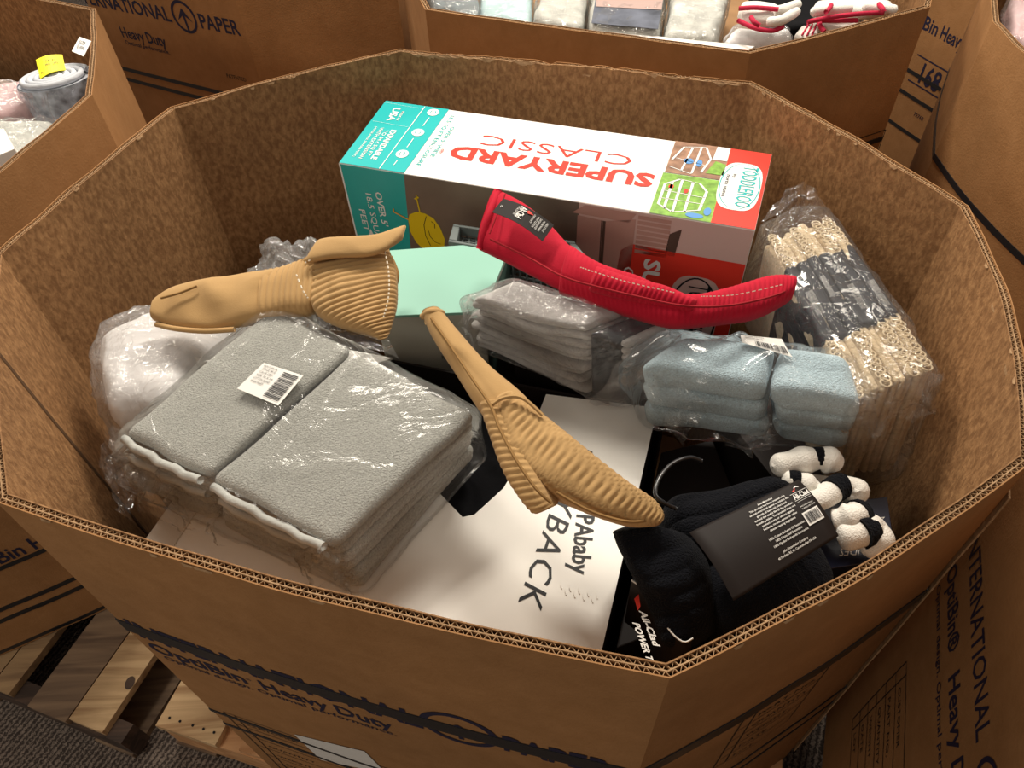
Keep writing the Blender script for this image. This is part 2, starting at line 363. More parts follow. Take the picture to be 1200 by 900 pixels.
# ------------------------------------------------------------------ octagonal bins
TH = .0112; PALH = .125; ZB = PALH+.003
class Bin:
    def __init__(s, label, corners, fine=(), show=range(8), bulge=None, wear=.0016, torn=(), seed=0, top=0.0):
        s.C = [V((c[0], c[1])) for c in corners]; s.ctr = sum(s.C, V((0, 0)))/8; s.z1 = RIM+top; s.seed = seed
        s.root = empty('cardboard_bin', (s.ctr.x, s.ctr.y, ZB), label, 'bin'); s.bulge = bulge or {}; s.torn = torn; s.wear = wear
        s.I = [s.inset(i, TH) for i in range(8)]
        s.panels = {}
        for i in range(8): s.panel(i, i in fine)
        obj('bin_floor', slab([tuple(s.inset(i, .002)) for i in range(8)], ZB, ZB+.012), M['kraft'], s.root)
    def inset(s, i, d):
        a, b, c = s.C[i-1], s.C[i], s.C[(i+1) % 8]
        def nrm(p, q):
            e = (q-p).normalized(); n = V((-e.y, e.x))
            return n if n.dot(s.ctr-p) > 0 else -n
        n1, n2 = nrm(a, b), nrm(b, c); k = n1+n2
        return b+k*(d/(1+n1.dot(n2)))
    def pt(s, i, t, z, off=0.0):            # t 0..1 along panel i, off metres inward (negative = outside)
        a = s.inset(i, off); b = s.inset((i+1) % 8, off); e = (b-a); n = V((-e.y, e.x)).normalized()
        if n.dot(s.ctr-a) < 0: n = -n
        bl = s.bulge.get(i, .004); p = a+e*t - n*bl*math.sin(PI*t)*(.35+.65*(z-ZB)/(s.z1-ZB)) 
        p = p + n*.0022*noise.noise(V((t*5+s.seed, z*5, i*3.1)))*math.sin(PI*t)
        return V((p.x, p.y, z))
    def ln(s, i): return (s.C[(i+1) % 8]-s.C[i]).length
    def ztop(s, i, t, lay):
        q = noise.noise(V((t*7+s.seed, i*2.3, lay*.6)))*s.wear
        if i in s.torn:
            r = noise.noise(V((t*26, i*7.7, lay*1.9))); q += -.0025-.010*max(0, r)*(1 if lay == 0 else .55)-.004*max(0, noise.noise(V((t*70, i, lay*3))))
        q *= min(1, 6*t+.15, 6*(1-t)+.15)
        return s.z1+q
    def skin(s, i, off, th, n, lay):
        def outer(t, z): return s.pt(i, t, ZB if z == 0 else (ZB+(s.ztop(i, t, lay)-ZB)*z), off)
        zs = 7; vs, fs = [], []
        for side in (0, 1):
            for a in range(n+1):
                t = a/n; zt = s.ztop(i, t, lay)
                for b_ in range(zs+1): vs.append(s.pt(i, t, ZB+(zt-ZB)*(b_/zs)**.8, off+side*th))
        K = (n+1)*(zs+1)
        for a in range(n):
            for b_ in range(zs):
                q = a*(zs+1)+b_; f = (q, q+zs+1, q+zs+2, q+1); fs.append(f); fs.append(tuple(x+K for x in reversed(f)))
            q = a*(zs+1)+zs; fs.append((q, q+zs+1, q+zs+1+K, q+K)); q = a*(zs+1); fs.append((q+K, q+zs+1+K, q+zs+1, q))
        for q0 in (0, n*(zs+1)):
            for b_ in range(zs): q = q0+b_; fs.append((q, q+1, q+1+K, q+K))
        return vs, fs
    def panel(s, i, fine):
        n = 60 if i in s.torn else (36 if fine else 12)
        p = obj('side_panel', s.skin(i, 0, .0012, n, 0), M['card_out'], s.root, label='smooth brown outer face')
        obj('inner_liner', s.skin(i, TH-.0012, .0012, n, 1), M['card_in'], p, label='mottled darker inner face')
        s.panels[i] = p
        # corrugated core showing at the rim
        L_ = s.ln(i); pitch = .0075 if fine else .016; nw = int(L_/pitch)
        parts = []
        def ribbon(offs, zf, wd, m_):
            vs, fs = [], []
            for k in range(m_+1):
                t = k/m_; o_ = offs(t); z = zf(t); zl = s.z1-.03
                a1 = s.pt(i, t, z, o_-wd/2); b1 = s.pt(i, t, z, o_+wd/2); vs += [V((a1.x, a1.y, zl)), a1, b1, V((b1.x, b1.y, zl))]
            for k in range(m_):
                q = 4*k
                for c in range(3): fs.append((q+c, q+4+c, q+5+c, q+1+c))
            return vs, fs
        mid = TH/2
        parts.append(ribbon(lambda t: mid, lambda t: s.ztop(i, t, .5)-.0008, .0011, 40))
        seg = nw*6 if fine else nw*4
        for lay, c0 in ((0, TH*.27), (1, TH*.73)):
            parts.append(ribbon(lambda t: c0+TH*.19*math.sin(2*PI*nw*t+lay*1.3), lambda t: s.ztop(i, t, .3+lay*.4)-.0012, .0009, seg))
        parts.append(ribbon(lambda t: TH/2, lambda t: s.z1-.016, TH*.92, 8))
        obj('corrugated_core', join(*parts), M['card_edge'], p)['kind'] = 'stuff'
    # print on outer face: (a metres from corner i, z height relative to rim)
    def face(s, i, flip=False, off=-.0007):
        L_ = s.ln(i)
        def f(a, z): return s.pt(i, (1-a/L_) if flip else a/L_, s.z1+z, off)
        return f
    def strap(s, z, rng=range(8), wd=.011, label='black reinforcing band'):
        P = []
        for i in rng:
            vs, fs = [], []; n = 10
            for k in range(n+1):
                t = k/n
                vs += [s.pt(i, t, s.z1+z+wd/2, -.0004), s.pt(i, t, s.z1+z+wd/2, -.0016), s.pt(i, t, s.z1+z-wd/2, -.0016), s.pt(i, t, s.z1+z-wd/2, -.0004)]
            for k in range(n):
                for c in range(3): q = 4*k+c; fs.append((q, q+4, q+5, q+1))
            P.append((vs, fs))
        obj('band', join(*P), M['strap'], s.root, label=label)
    def ip_print(s, i, flip=False, dz=0.0, sc=1.0, x0=0.0):
        f0 = s.face(i, flip); f = lambda a, z: f0(x0+a*sc, dz+z*sc); par = s.panels[i]
        obj('lettering', text_on(f, 'INTERNATIONAL', (.015, -.303), (.40, -.303), (.015, -.250), .025), M['ink'], par)
        obj('lettering', join(text_on(f, 'PAPER', (.495, -.303), (.615, -.303), (.495, -.250), .025)), M['ink'], par)
        cx, cz = .445, -.272
        em = join(ring_on(f, cx, cz, .046, .050, .009), line_on(f, (cx, cz-.034), (cx, cz+.012), .006), poly_on(f, [(cx-.026, cz-.012), (cx, cz+.018), (cx, cz+.008), (cx-.018, cz-.016)]), poly_on(f, [(cx+.026, cz-.012), (cx+.018, cz-.016), (cx, cz+.008), (cx, cz+.018)]), line_on(f, (cx-.012, cz-.004), (cx+.012, cz-.004), .005))
        obj('emblem', em, M['ink'], par, label='round navy emblem with arrow tree')
        obj('lettering', join(text_on(f, 'OptiBin', (.012, -.352), (.155, -.352), (.012, -.318), .018), text_on(f, '®', (.158, -.334), (.166, -.334), (.158, -.326)), text_on(f, 'Heavy Duty', (.178, -.352), (.355, -.352), (.178, -.318), .018),
            text_on(f, 'Optimal design. Optimal performance.', (.02, -.373), (.355, -.373), (.02, -.360), .008)), M['ink'], par)
    def table_print(s, i, x0, z0, wd=.3, ht=.3, flip=False, rows=6):
        f = s.face(i, flip); par = s.panels[i]; P = []
        for k in range(rows+1): P.append(line_on(f, (x0, z0-ht*k/rows), (x0+wd, z0-ht*k/rows), .002))
        for a in (0, .02, wd): P.append(line_on(f, (x0+a, z0), (x0+a, z0-ht), .0022))
        for k, t_ in enumerate(('CUSTOMER', 'PART NO.', 'QUANTITY', 'WEIGHT', 'DATE', 'LOT')[:rows]):
            h_ = ht/rows; P.append(text_on(f, t_, (x0+.03, z0-h_*(k+.72)), (x0+.03+.011*len(t_), z0-h_*(k+.72)), (x0+.03, z0-h_*(k+.72)+.011)))
        obj('printed_table', join(*P), M['ink_black'], par)
    def uv(s, i, px, py, flip=False):      # pixel -> (a,z) on the outer face
        a, b = s.C[i], s.C[(i+1) % 8]
        if flip: a, b = b, a
        e = (b-a).normalized(); n = V((-e.y, e.x)); d = ray(px, py); t = a.dot(n)/(V((d.x, d.y)).dot(n)); q = d*t
        return (V((q.x, q.y))-a).dot(e), q.z+EYE
P0 = dict(A=(470, 57), B=(880, 95), C=(1135, 241), D=(1212, 540), E=(785, 795), F=(-5, 588), G=(-9, 299), H=(200, 125))
mc = [at(*P0[k], 0).xy for k in 'ABCDEFGH']
main = Bin('open octagonal cardboard bin in the middle, filled with towels, oven mitts and boxes', mc, fine=range(8), torn=(0,), seed=1.0, bulge={0: .012, 1: .008, 2: .020, 3: .010, 4: .012, 5: .006, 6: .006, 7: .010}, wear=.0022)
main.strap(-.277, range(2, 6), .032); main.strap(-.592, range(2, 6), .010); main.strap(-.66, range(2, 6), .010)
main.ip_print(4, flip=True)
main.table_print(4, .03, -.575, .36, .34, flip=True)
main.table_print(3, .14, -.262, .13, .24, flip=True, rows=6)
# seams and loose paper on the main bin
def seam(i, t, off, z0=-.955, z1=-.004, wd=.0025, mat='card_dark', curve=0.0):
    def f(u, v): return main.pt(i, t+wd/main.ln(i)*(u-.5)+curve*v*v*0, RIM+z1+(z0-z1)*v, off)
    obj('seam', grid(f, 1, 10), M[mat], main.panels[i])
seam(5, .52, TH+.0006, wd=.008)
# thin, pale, ragged strip down the right corner
def strip_pt(u, v):
    z = RIM-.06-.86*v; return main.pt(2, 1-.03*u, z, -.0035-.001*noise.noise(V((v*9, 0, 0))))
obj('corner_strip', sheet(strip_pt, 2, 20, .002), M['card_edge'], main.panels[2], label='pale ragged strip down the corner')
# ragged paper hanging along the back rim and pulled liner tabs
P = []
rr = random.Random(5)
for k in range(30):
    t = rr.uniform(.02, .98) if k > 18 else rr.uniform(.03, .36); L0 = rr.uniform(.003, .010); wd = rr.uniform(.02, .06)
    a = main.pt(0, t, RIM-.002, TH+.0006); b = main.pt(0, min(.995, t+wd), RIM-.003, TH+.0006); c = main.pt(0, min(.995, t+wd*.7), RIM-L0, TH+.0025); d = main.pt(0, t+wd*.2, RIM-L0*.7, TH+.002)
    P.append(([a, b, c, d], [(0, 1, 2, 3)]))
obj('torn_paper', join(*P), M['card_edge'], main.panels[0], label='ragged torn liner paper along the back rim')['kind'] = 'stuff'
P = []
for i, cnt in ((1, 7), (7, 6), (6, 3), (2, 3), (3, 4), (4, 6)):
    for k in range(cnt):
        t = rr.uniform(.05, .95); wd = rr.uniform(.01, .035); o_ = TH+.0006 if i in (1, 7, 6, 2) else -.0007
        P.append(([main.pt(i, t, RIM-.0005, o_), main.pt(i, min(.99, t+wd), RIM-.0005, o_), main.pt(i, min(.99, t+wd*.8), RIM-rr.uniform(.002, .004), o_+(.0015 if o_ > 0 else -.0015)), main.pt(i, t+wd*.2, RIM-rr.uniform(.002, .004), o_+(.001 if o_ > 0 else -.001))], [(0, 1, 2, 3)]))
obj('scuffed_edge', join(*P), M['card_edge'], main.panels[7], label='scuffed rim edge')['kind'] = 'stuff'
# white sticker on the front face
fm = main.face(4, True, -.0012)
q = [main.uv(4, *p, True) for p in ((347, 856), (430, 873), (455, 898), (378, 886))]
obj('sticker', (lambda g: g)(grid(lambda u, v: fm(q[0][0]*(1-u)*(1-v)+q[1][0]*u*(1-v)+q[2][0]*u*v+q[3][0]*(1-u)*v, q[0][1]*(1-u)*(1-v)+q[1][1]*u*(1-v)+q[2][1]*u*v+q[3][1]*(1-u)*v), 4, 2)), M['paper'], main.panels[4], label='white paper label, worn')
# --- neighbours
left = Bin('cardboard bin at the left edge holding a rolled quilt with yellow sticker', [(-.70, 1.25), (-.83, 1.65), (-1.39, 1.94), (-1.79, 1.81), (-1.95, 1.42), (-1.78, .885), (-1.18, .66), (-.80, .84)], fine=(0, 7), seed=3)
left.strap(-.69, (6, 7)); left.strap(-.812, (6, 7), .012); left.strap(-.848, (6, 7), .012); left.strap(-.95, (6, 7), .010)
f = left.face(6)
obj('lettering', text_on(f, 'OptiBin Heavy', (.10, -.678), (.34, -.678), (.10, -.640), .018), M['ink'], left.panels[6])
rear = Bin('cardboard bin behind with printed paper-maker emblem, beyond the left rim', [(-.68, 2.10), (-1.226, 2.415), (-1.42, 2.78), (-1.25, 3.15), (-.85, 3.25), (-.30, 2.95), (-.22, 2.5), (-.25, 2.12)], seed=5, top=.1)
rear.z1 = RIM+.1
rear_flat = rear.face(0, True)

f = rear_flat
obj('lettering', text_on(f, 'TERNATIONAL', (-.03, -.352), (.352, -.352), (-.03, -.312), .02), M['ink'], rear.panels[0])
obj('lettering', text_on(f, 'PAPER', (.465, -.352), (.612, -.352), (.465, -.312), .02), M['ink'], rear.panels[0])
obj('emblem', join(ring_on(f, .408, -.330, .046, .046, .008), line_on(f, (.408, -.372), (.408, -.312), .008), poly_on(f, [(.380, -.342), (.408, -.305), (.436, -.342), (.408, -.324)])), M['ink'], rear.panels[0], label='round navy emblem with arrow tree')
obj('lettering', text_on(f, 'Heavy Duty', (.095, -.435), (.285, -.435), (.095, -.402), .018), M['ink'], rear.panels[0])
obj('lettering', text_on(f, 'Optimal performance.', (.095, -.457), (.285, -.457), (.095, -.444), .008), M['ink'], rear.panels[0])
rear.strap(-.547, (0,), .012); rear.strap(-.583, (0,), .012)
obj('lettering', text_on(f, 'PATENTED', (.50, -.49), (.575, -.49), (.50, -.478)), M['ink_black'], rear.panels[0])
back = Bin('cardboard bin behind the middle one, holding bagged quilts and crimson-trimmed mittens', [(-.13, 1.54), (.45, 1.26), (.83, 1.41), (1.01, 1.79), (.87, 2.19), (.30, 2.47), (-.06, 2.33), (-.21, 1.93)], fine=(0, 1), seed=7, torn=())
back.strap(-.27, (0, 1)); back.table_print(1, .27, -.25, .14, .3, rows=4)
right = Bin('cardboard bin at the right edge with pale pink bagged cloth inside', [(.909, 1.331), (1.106, 1.70), (1.5, 1.76), (1.98, 1.6), (2.15, 1.2), (1.95, .8), (1.35, .62), (.93, .90)], fine=(0, 7), seed=9, bulge={7: .02, 0: .01})
right.strap(-.27, (7, 6, 0), .013)
far = Bin('far cardboard bin printed 168, seen between two other bins', [(1.39, 1.86), (1.22, 2.42), (1.5, 2.8), (2.1, 2.9), (2.5, 2.5), (2.4, 2.0), (2.1, 1.84), (1.8, 1.82)], seed=11)
f = far.face(0, True)
a0 = (V((1.29, 2.16))-far.C[1]).dot((far.C[0]-far.C[1]).normalized())
obj('lettering', text_on(f, 'OptiBin', (a0-.12, -.378), (a0+.03, -.378), (a0-.12, -.34), .018), M['ink'], far.panels[0])
obj('lettering', text_on(f, 'Heavy Duty', (a0+.045, -.378), (a0+.22, -.378), (a0+.045, -.34), .018), M['ink'], far.panels[0])
obj('lettering', text_on(f, '168', (a0+.028, -.515), (a0+.108, -.515), (a0+.028, -.458), .02), M['ink'], far.panels[0], label='large navy number 168')
obj('printed_table', join(line_on(f, (a0-.01, -.447), (a0+.16, -.447), .004), line_on(f, (a0-.01, -.525), (a0+.16, -.525), .004), text_on(f, '72768', (a0+.06, -.61), (a0+.10, -.61), (a0+.06, -.598))), M['ink'], far.panels[0])
far.strap(-.50, (0,)); far.strap(-.565, (0,)); far.strap(-.668, (0,))
near = Bin('cardboard bin at the lower right corner with its print running down the side', [(.374, -.05), (.62, .53), (.97, .70), (1.36, .55), (1.52, .15), (1.32, -.42), (.92, -.62), (.50, -.44)], fine=(0,), seed=13)
f = near.face(0, True)
Q1 = near.C[1]; aa = (at(1145, 640, -.28).xy-Q1).dot((near.C[0]-Q1).normalized())
obj('lettering', text_on(f, 'INTERNATIONAL', (aa-.02, -.30), (aa+.245, -.30), (aa-.02, -.265), .01), M['ink'], near.panels[0])
obj('lettering', join(text_on(f, 'PAPER', (aa+.34, -.30), (aa+.42, -.30), (aa+.34, -.265), .01)), M['ink'], near.panels[0])
obj('emblem', join(ring_on(f, aa+.295, -.282, .03, .03, .006), line_on(f, (aa+.295, -.31), (aa+.295, -.27), .006)), M['ink'], near.panels[0])
obj('lettering', join(text_on(f, 'OptiBin®', (aa-.01, -.368), (aa+.115, -.368), (aa-.01, -.335), .018), text_on(f, 'Heavy Duty', (aa+.145, -.368), (aa+.32, -.368), (aa+.145, -.335), .018), text_on(f, 'Optimal design. Optimal performance.', (aa-.005, -.405), (aa+.33, -.405), (aa-.005, -.392), .008)), M['ink'], near.panels[0])
near.table_print(0, aa+.06, -.52, .30, .26, flip=True)
# ------------------------------------------------------------------ pallets
def pallet(label, c, az, L_, W_, mats, seedv, boards=None):
    """c = near-left corner (world xy), u along az (length L_), boards run along v (W_)"""
    u = V((math.cos(az), math.sin(az))); v = V((-u.y, u.x)); r_ = random.Random(seedv)
    root = empty('wooden_pallet', (c[0]+u.x*L_/2+v.x*W_/2, c[1]+u.y*L_/2+v.y*W_/2, 0), label, 'pallet', None)
    def bx(name, a0, a1, b0, b1, z0, z1, mat, lab=None):
        cs = [V((c[0]+u.x*a+v.x*b_, c[1]+u.y*a+v.y*b_, z)) for z in (z0, z1) for a, b_ in ((a0, b0), (a1, b0), (a1, b1), (a0, b1))]
        me_o = obj(name, tri_box(cs), M[mat], root, label=lab)
        return me_o
    x = 0; k = 0
    for d_, w_, m_ in boards or []:
        bx('deck_board', L_-d_-w_, L_-d_, r_.uniform(0, .008), W_-r_.uniform(0, .01), .105, .125, m_)
    while not boards and x < L_-.06:
        wd = mats[k % len(mats)][1]; wd = min(wd, L_-x); bx('deck_board', x, x+wd, r_.uniform(0, .008), W_-r_.uniform(0, .01), .105, .125, mats[k % len(mats)][0]); x += wd+mats[k % len(mats)][2]; k += 1
    for b0 in (.004, W_/2-.02, W_-.044): bx('stringer', 0.006, L_-.006, b0, b0+.04, .018, .105, 'wood_dark' if mats[0][0] == 'wood_old' else 'wood_orange')
    for a0 in (0, L_*.3, L_*.6, L_-.12): bx('bottom_board', a0, a0+.1, 0, W_, 0, .018, 'wood_old')
    # nails in the first boards
    P = []
    for a0 in (.02, .045, .075, .1, .125):
        p = V((c[0]+u.x*a0+v.x*.022, c[1]+u.y*a0+v.y*.022, .1255)); P.append(tube([p-V((0, 0, .004)), p+V((0, 0, .0012))], .0028, 6))
    obj('nail', join(*P), M['plastic_black'], root)['kind'] = 'stuff'
    return root
MAZ = math.radians(-18.7)
pallet('wooden pallet under the middle bin, pale board with nails at its corner', (-.768, .505), MAZ, 1.24, 1.04, [('wood_light', .14, .05), ('wood_orange', .09, .05), ('wood_light', .09, .05)], 1)
LAZ = math.radians(-21.5); lu = V((math.cos(LAZ), math.sin(LAZ)))
lc = V((-.835, .475))-lu*1.24
pl = pallet('worn wooden pallet under the left bin, knotted pale board beside a gap', tuple(lc), LAZ, 1.24, 1.04, [('wood_old', .10, .008)], 2, [(.045, .085, 'wood_light'), (.133, .10, 'wood_old'), (.29, .05, 'wood_mid'), (.343, .085, 'wood_mid'), (.45, .09, 'wood_old'), (.59, .09, 'wood_mid'), (.73, .09, 'wood_old'), (.87, .09, 'wood_mid'), (1.0, .1, 'wood_old'), (1.14, .1, 'wood_old')])
for lab, bn, az in (('wooden pallet under the bin behind the middle one', back, -26), ('wooden pallet under the far left rear bin', rear, -30), ('wooden pallet under the right bin', right, 5), ('wooden pallet under the far printed bin', far, 10), ('wooden pallet under the lower right bin', near, 67)):
    a = math.radians(az); u = V((math.cos(a), math.sin(a))); v = V((-u.y, u.x)); c = bn.ctr-u*.55-v*.42
    pallet(lab, tuple(c), a, 1.1, .84, [('wood_old', .1, .06), ('wood_light', .1, .06)], 3)
# knot on the pale board
kp = at(152, 800, -.9635); kp.z = .1255
obj('knot', slab(ell(kp.x, kp.y, .010, .014, 14), .1255, .1262), M['wood_dark'], pl, label='dark knot')
# ================================================================== things in the middle bin
LT = Vector((0, 0, 1))
def lathe_ok(): pass
def wob(amp, f, s=0, z=True):
    return lambda p, uvw: V((N3(p, f, s), N3(p, f, s+9), N3(p, f, s+21)))*amp
def wrap(hx, name, parent, mat, mg=.006, amp=.006, n=(46, 40, 12), seed=0, r=.03, f=9, wr=(0, 1, 0, 1, -.05, 1.0), label='clear plastic wrapping'):
    mu, mv, mw = mg/hx.L, mg/hx.W, mg/hx.H
    ctr = hx(.5, .5, .5)
    def disp(p, q):
        d = (p-ctr).normalized()
        return d*(amp*(crease(p, f, seed)*1.3+crease(p, f*2.3, seed+4)*.7-.35))
    vf = rbox(hx, wr[0]-mu, wr[1]+mu, wr[2]-mv, wr[3]+mv, wr[4], wr[5]+mw*.8, r, n, disp, 4)
    return obj(name, vf, mat, parent, smooth=True, label=label)
def crumple(pxs, name, parent, mat, amp=.012, n=22, seed=0, f=22, label=None, top=False, cat=None):
    """crumpled sheet spanning 4 (px,py,h) corners"""
    C = [at(*p) for p in pxs]
    nn = (C[1]-C[0]).cross(C[3]-C[0]).normalized()
    def fn(u, v):
        p = (C[0]*(1-u)+C[1]*u)*(1-v)+(C[3]*(1-u)+C[2]*u)*v
        e = math.sin(PI*min(1, max(0, u)))*.6+.4
        return p+nn*amp*(crease(p, f, seed)*1.6+crease(p, f*2, seed+3)*.8-.6)*e+V((N3(p, f, seed+5), N3(p, f, seed+6), 0))*amp*.8
    return obj(name, grid(fn, n, n), mat, parent, smooth=True, label=label)
def on_top(hx, off=.001):
    def f(u, v): return hx(u, v, 1)+V((0, 0, off))
    return f
def quad_top(hx, px4, off, n=6, lift=None):
    q = [hx.inv(*p) for p in px4]
    def f(a, b):
        u = (q[0][0]*(1-a)+q[1][0]*a)*(1-b)+(q[3][0]*(1-a)+q[2][0]*a)*b
        v = (q[0][1]*(1-a)+q[1][1]*a)*(1-b)+(q[3][1]*(1-a)+q[2][1]*a)*b
        p = hx(u, v, 1); return p+V((0, 0, off+(lift(p) if lift else 0)))
    return f
# ---- toy yard box -------------------------------------------------------------------------
GT = [(397, 191, -.07), (885, 270, -.07), (905, 181, -.07), (452, 118, -.07)]
gx = Hexa(GT, .345)
LG, WG = gx.L, gx.W
gb = empty('product_box', gx.base(), 'long white, red and teal play yard carton against the back wall', 'box')
obj('carton', rbox(gx, r=.0015, n=(6, 4, 4), k=1), M['gloss_white'], gb)
gtop = lambda u, v: gx(u, v, 1)+V((0, 0, .0008))
fnrm = (gx.T[1]-gx.T[0]).cross(V((0, 0, 1))).normalized()
if fnrm.y > 0: fnrm = -fnrm
def gfr(a, dz, off=.0008): return gx(a/.6777, 0, 1+dz/gx.H)+fnrm*off
def gfr2(a, dz): return gfr(a, dz, .0014)
def gfr3(a, dz): return gfr(a, dz, .0019)
def gtop2(u, v): return gtop(u, v)+V((0, 0, .0006))
def gtop3(u, v): return gtop(u, v)+V((0, 0, .0011))
def rect(a0, b0, a1, b1): return [(a0, b0), (a1, b0), (a1, b1), (a0, b1)]
obj('printed_panel', poly_on(gtop, [(.001, .004), (.177, .004), (.184, .996), (.001, .996)]), M['teal'], gb, label='teal printed end of the lid')
obj('printed_panel', poly_on(gtop, rect(.906, .004, .999, .996)), M['gloss_red'], gb, label='red printed end of the lid')
ph = obj('printed_picture', poly_on(gtop, rect(.772, .004, .906, .53)), M['grass_photo'], gb, label='small printed picture of a pen on grass')
obj('pen', join(*[line_on(gtop2, a, b, .006) for a, b in [((.785, .12), (.785, .38)), ((.785, .38), (.815, .47)), ((.815, .47), (.86, .45)), ((.86, .45), (.88, .36)), ((.88, .36), (.875, .12)), ((.785, .12), (.82, .05)), ((.82, .05), (.875, .12)), ((.80, .08), (.80, .42)), ((.82, .05), (.82, .46)), ((.845, .08), (.845, .46)), ((.785, .3), (.88, .28)), ((.785, .2), (.88, .2))]]), M['gloss_white'], ph)
obj('figures', join(poly_on(gtop2, ell(.80, .36, .006, .03, 10)), poly_on(gtop2, ell(.835, .33, .005, .03, 10))), M['gloss_red'], ph)
obj('figures', join(poly_on(gtop2, ell(.868, .05, .02, .03, 10)), poly_on(gtop2, ell(.893, .12, .008, .05, 10))), M['blue_photo'], ph)
ph = obj('printed_picture', poly_on(gtop, rect(.775, .54, .906, .996)), M['brown_photo'], gb, label='small printed picture of a pen in a room')
obj('pen', join(*[line_on(gtop2, a, b, .005) for a, b in [((.782, .72), (.80, .92)), ((.80, .92), (.85, .96)), ((.85, .96), (.868, .8)), ((.868, .8), (.855, .6)), ((.782, .62), (.835, .56)), ((.79, .75), (.86, .7)), ((.81, .58), (.82, .92)), ((.835, .57), (.84, .95))]]), M['gloss_white'], ph)
obj('figures', join(poly_on(gtop2, ell(.82, .73, .012, .04, 10)), poly_on(gtop2, ell(.845, .72, .007, .05, 10))), M['blue_photo'], ph)
obj('floor_patch', join(poly_on(gtop2, [(.865, .60), (.905, .60), (.905, .75), (.88, .78)]), ), M['grass_photo'], ph)
obj('window_patch', poly_on(gtop2, [(.872, .80), (.905, .80), (.905, .99), (.875, .99)]), M['gloss_white'], ph)
obj('lettering', join(text_on(gtop, 'SUPERYARD', (.757, .481), (.255, .469), (.757, .312), .035), text_on(gtop, '®', (.238, .40), (.229, .40), (.238, .34)), text_on(gtop, 'CLASSIC', (.692, .688), (.313, .688), (.692, .54), -.012)), M['gloss_red'], gb, label='red lettering')
obj('lettering', join(text_on(gtop, "18.5 SQ FT ENCLOSURE", (.199, .905), (.193, .121), (.210, .905)), text_on(gtop, "OVER 5' WIDE", (.218, .738), (.213, .272), (.229, .738))), M['teal'], gb, label='teal lettering')
W_ = []
for s_, a, b_, c in (('USA', (.038, .896), (.043, .682), (.057, .896)), ('MADE IN', (.066, .86), (.067, .71), (.073, .86)), ('EXPANDABLE', (.073, .557), (.073, .112), (.088, .557)), ('TO 34.4 SQ FT', (.057, .54), (.056, .15), (.067, .54)), ('WITH EXTENSION', (.041, .57), (.041, .096), (.051, .57)), ('(AVAILABLE SEPARATELY)', (.026, .57), (.024, .106), (.032, .57))):
    W_.append(text_on(gtop2, s_, a, b_, c, .03 if s_ in ('USA', 'EXPANDABLE') else .008))
for a, b_ in (((.001, .962), (.117, .942)), ((.008, .647), (.112, .632)), ((.117, .985), (.111, .004)), ((.148, .82), (.146, .68)), ((.144, .48), (.143, .34)), ((.141, .15), (.140, .08))): W_.append(line_on(gtop2, a, b_, .0022))
for c in ((.149, .91), (.145, .575), (.142, .244)): W_.append(poly_on(gtop2, ell(c[0], c[1], .0165, .056, 24)))
obj('lettering', join(*W_), M['gloss_white'], gb, label='white lettering and round icons on teal')
obj('icon', join(*[x for c in ((.149, .91), (.145, .575), (.142, .244)) for x in (ring_on(gtop3, c[0], c[1], .008, .03, .002, 14), line_on(gtop3, (c[0]-.006, c[1]), (c[0]+.006, c[1]), .002))]), M['teal'], gb)['kind'] = 'stuff'
ov = obj('logo_oval', poly_on(gtop2, ell(.946, .497, .046, .31, 40, .62)), M['gloss_white'], gb, label='white rounded oval')
obj('oval_border', join(ring_on(lambda u, v: gtop3(u, v), .946, .497, .0445, .30, .0022, 48)), M['teal'], ov)
obj('lettering', join(text_on(gtop3, 'TODDLEROO', (.945, .765), (.945, .235), (.979, .765), .005)), M['teal'], ov, label='teal hand-drawn lettering')
obj('lettering', join(text_on(gtop3, 'by', (.927, .64), (.927, .59), (.934, .64)), text_on(gtop3, 'north states', (.913, .62), (.913, .33), (.922, .62))), M['ink_black'], ov, label='small black lettering')
# front face print
obj('printed_panel', poly_on(gfr, [(.001, -.001), (.120, -.001), (.108, -.16), (.112, -.34), (.001, -.34)]), M['teal_front'], gb, label='teal printed end of the front face')
obj('printed_picture', poly_on(gfr, [(.120, -.001), (.416, -.001), (.416, -.34), (.112, -.34), (.108, -.16)]), M['wood_photo'], gb, label='printed picture of a dark wooden floor')
pk = obj('printed_picture', poly_on(gfr, rect(.416, -.001, .6765, -.34)), M['pink_light'], gb, label='printed picture of a pale pink wall and furniture')
obj('furniture', join(poly_on(gfr2, [(.405, -.02), (.425, -.003), (.505, -.004), (.495, -.022)]), poly_on(gfr2, [(.414, -.023), (.455, -.026), (.452, -.34), (.410, -.34)]), poly_on(gfr2, [(.459, -.026), (.505, -.014), (.503, -.34), (.456, -.34)])), M['pink_photo'], pk)
obj('shutter', join(*[poly_on(gfr2, rect(.508, -.006-.009*k, .558, -.0125-.009*k)) for k in range(8)]), M['pink_photo'], pk)['kind'] = 'stuff'
obj('panel_gap', join(poly_on(gfr2, rect(.452, -.026, .459, -.34)), poly_on(gfr2, [(.558, -.03), (.575, -.018), (.57, -.07), (.555, -.07)])), M['wood_photo_dark'], pk)
rp = obj('printed_panel', poly_on(gfr2, [(.483, -.30), (.481, -.13), (.486, -.075), (.503, -.060), (.560, -.062), (.6765, -.062), (.6765, -.30)]), M['gloss_red'], gb, label='red printed shape on the front face')
obj('lettering', join(text_on(gfr3, 'SUPERYARD', (.526, -.083), (.526, -.33), (.551, -.083), .035), text_on(gfr3, 'CLASSIC', (.492, -.105), (.492, -.29), (.512, -.105), -.012)), M['gloss_white'], rp, label='white lettering')
obj('logo_oval', poly_on(gfr3, ell(.612, -.19, .042, .09, 36, .62)), M['pink_light'], rp)
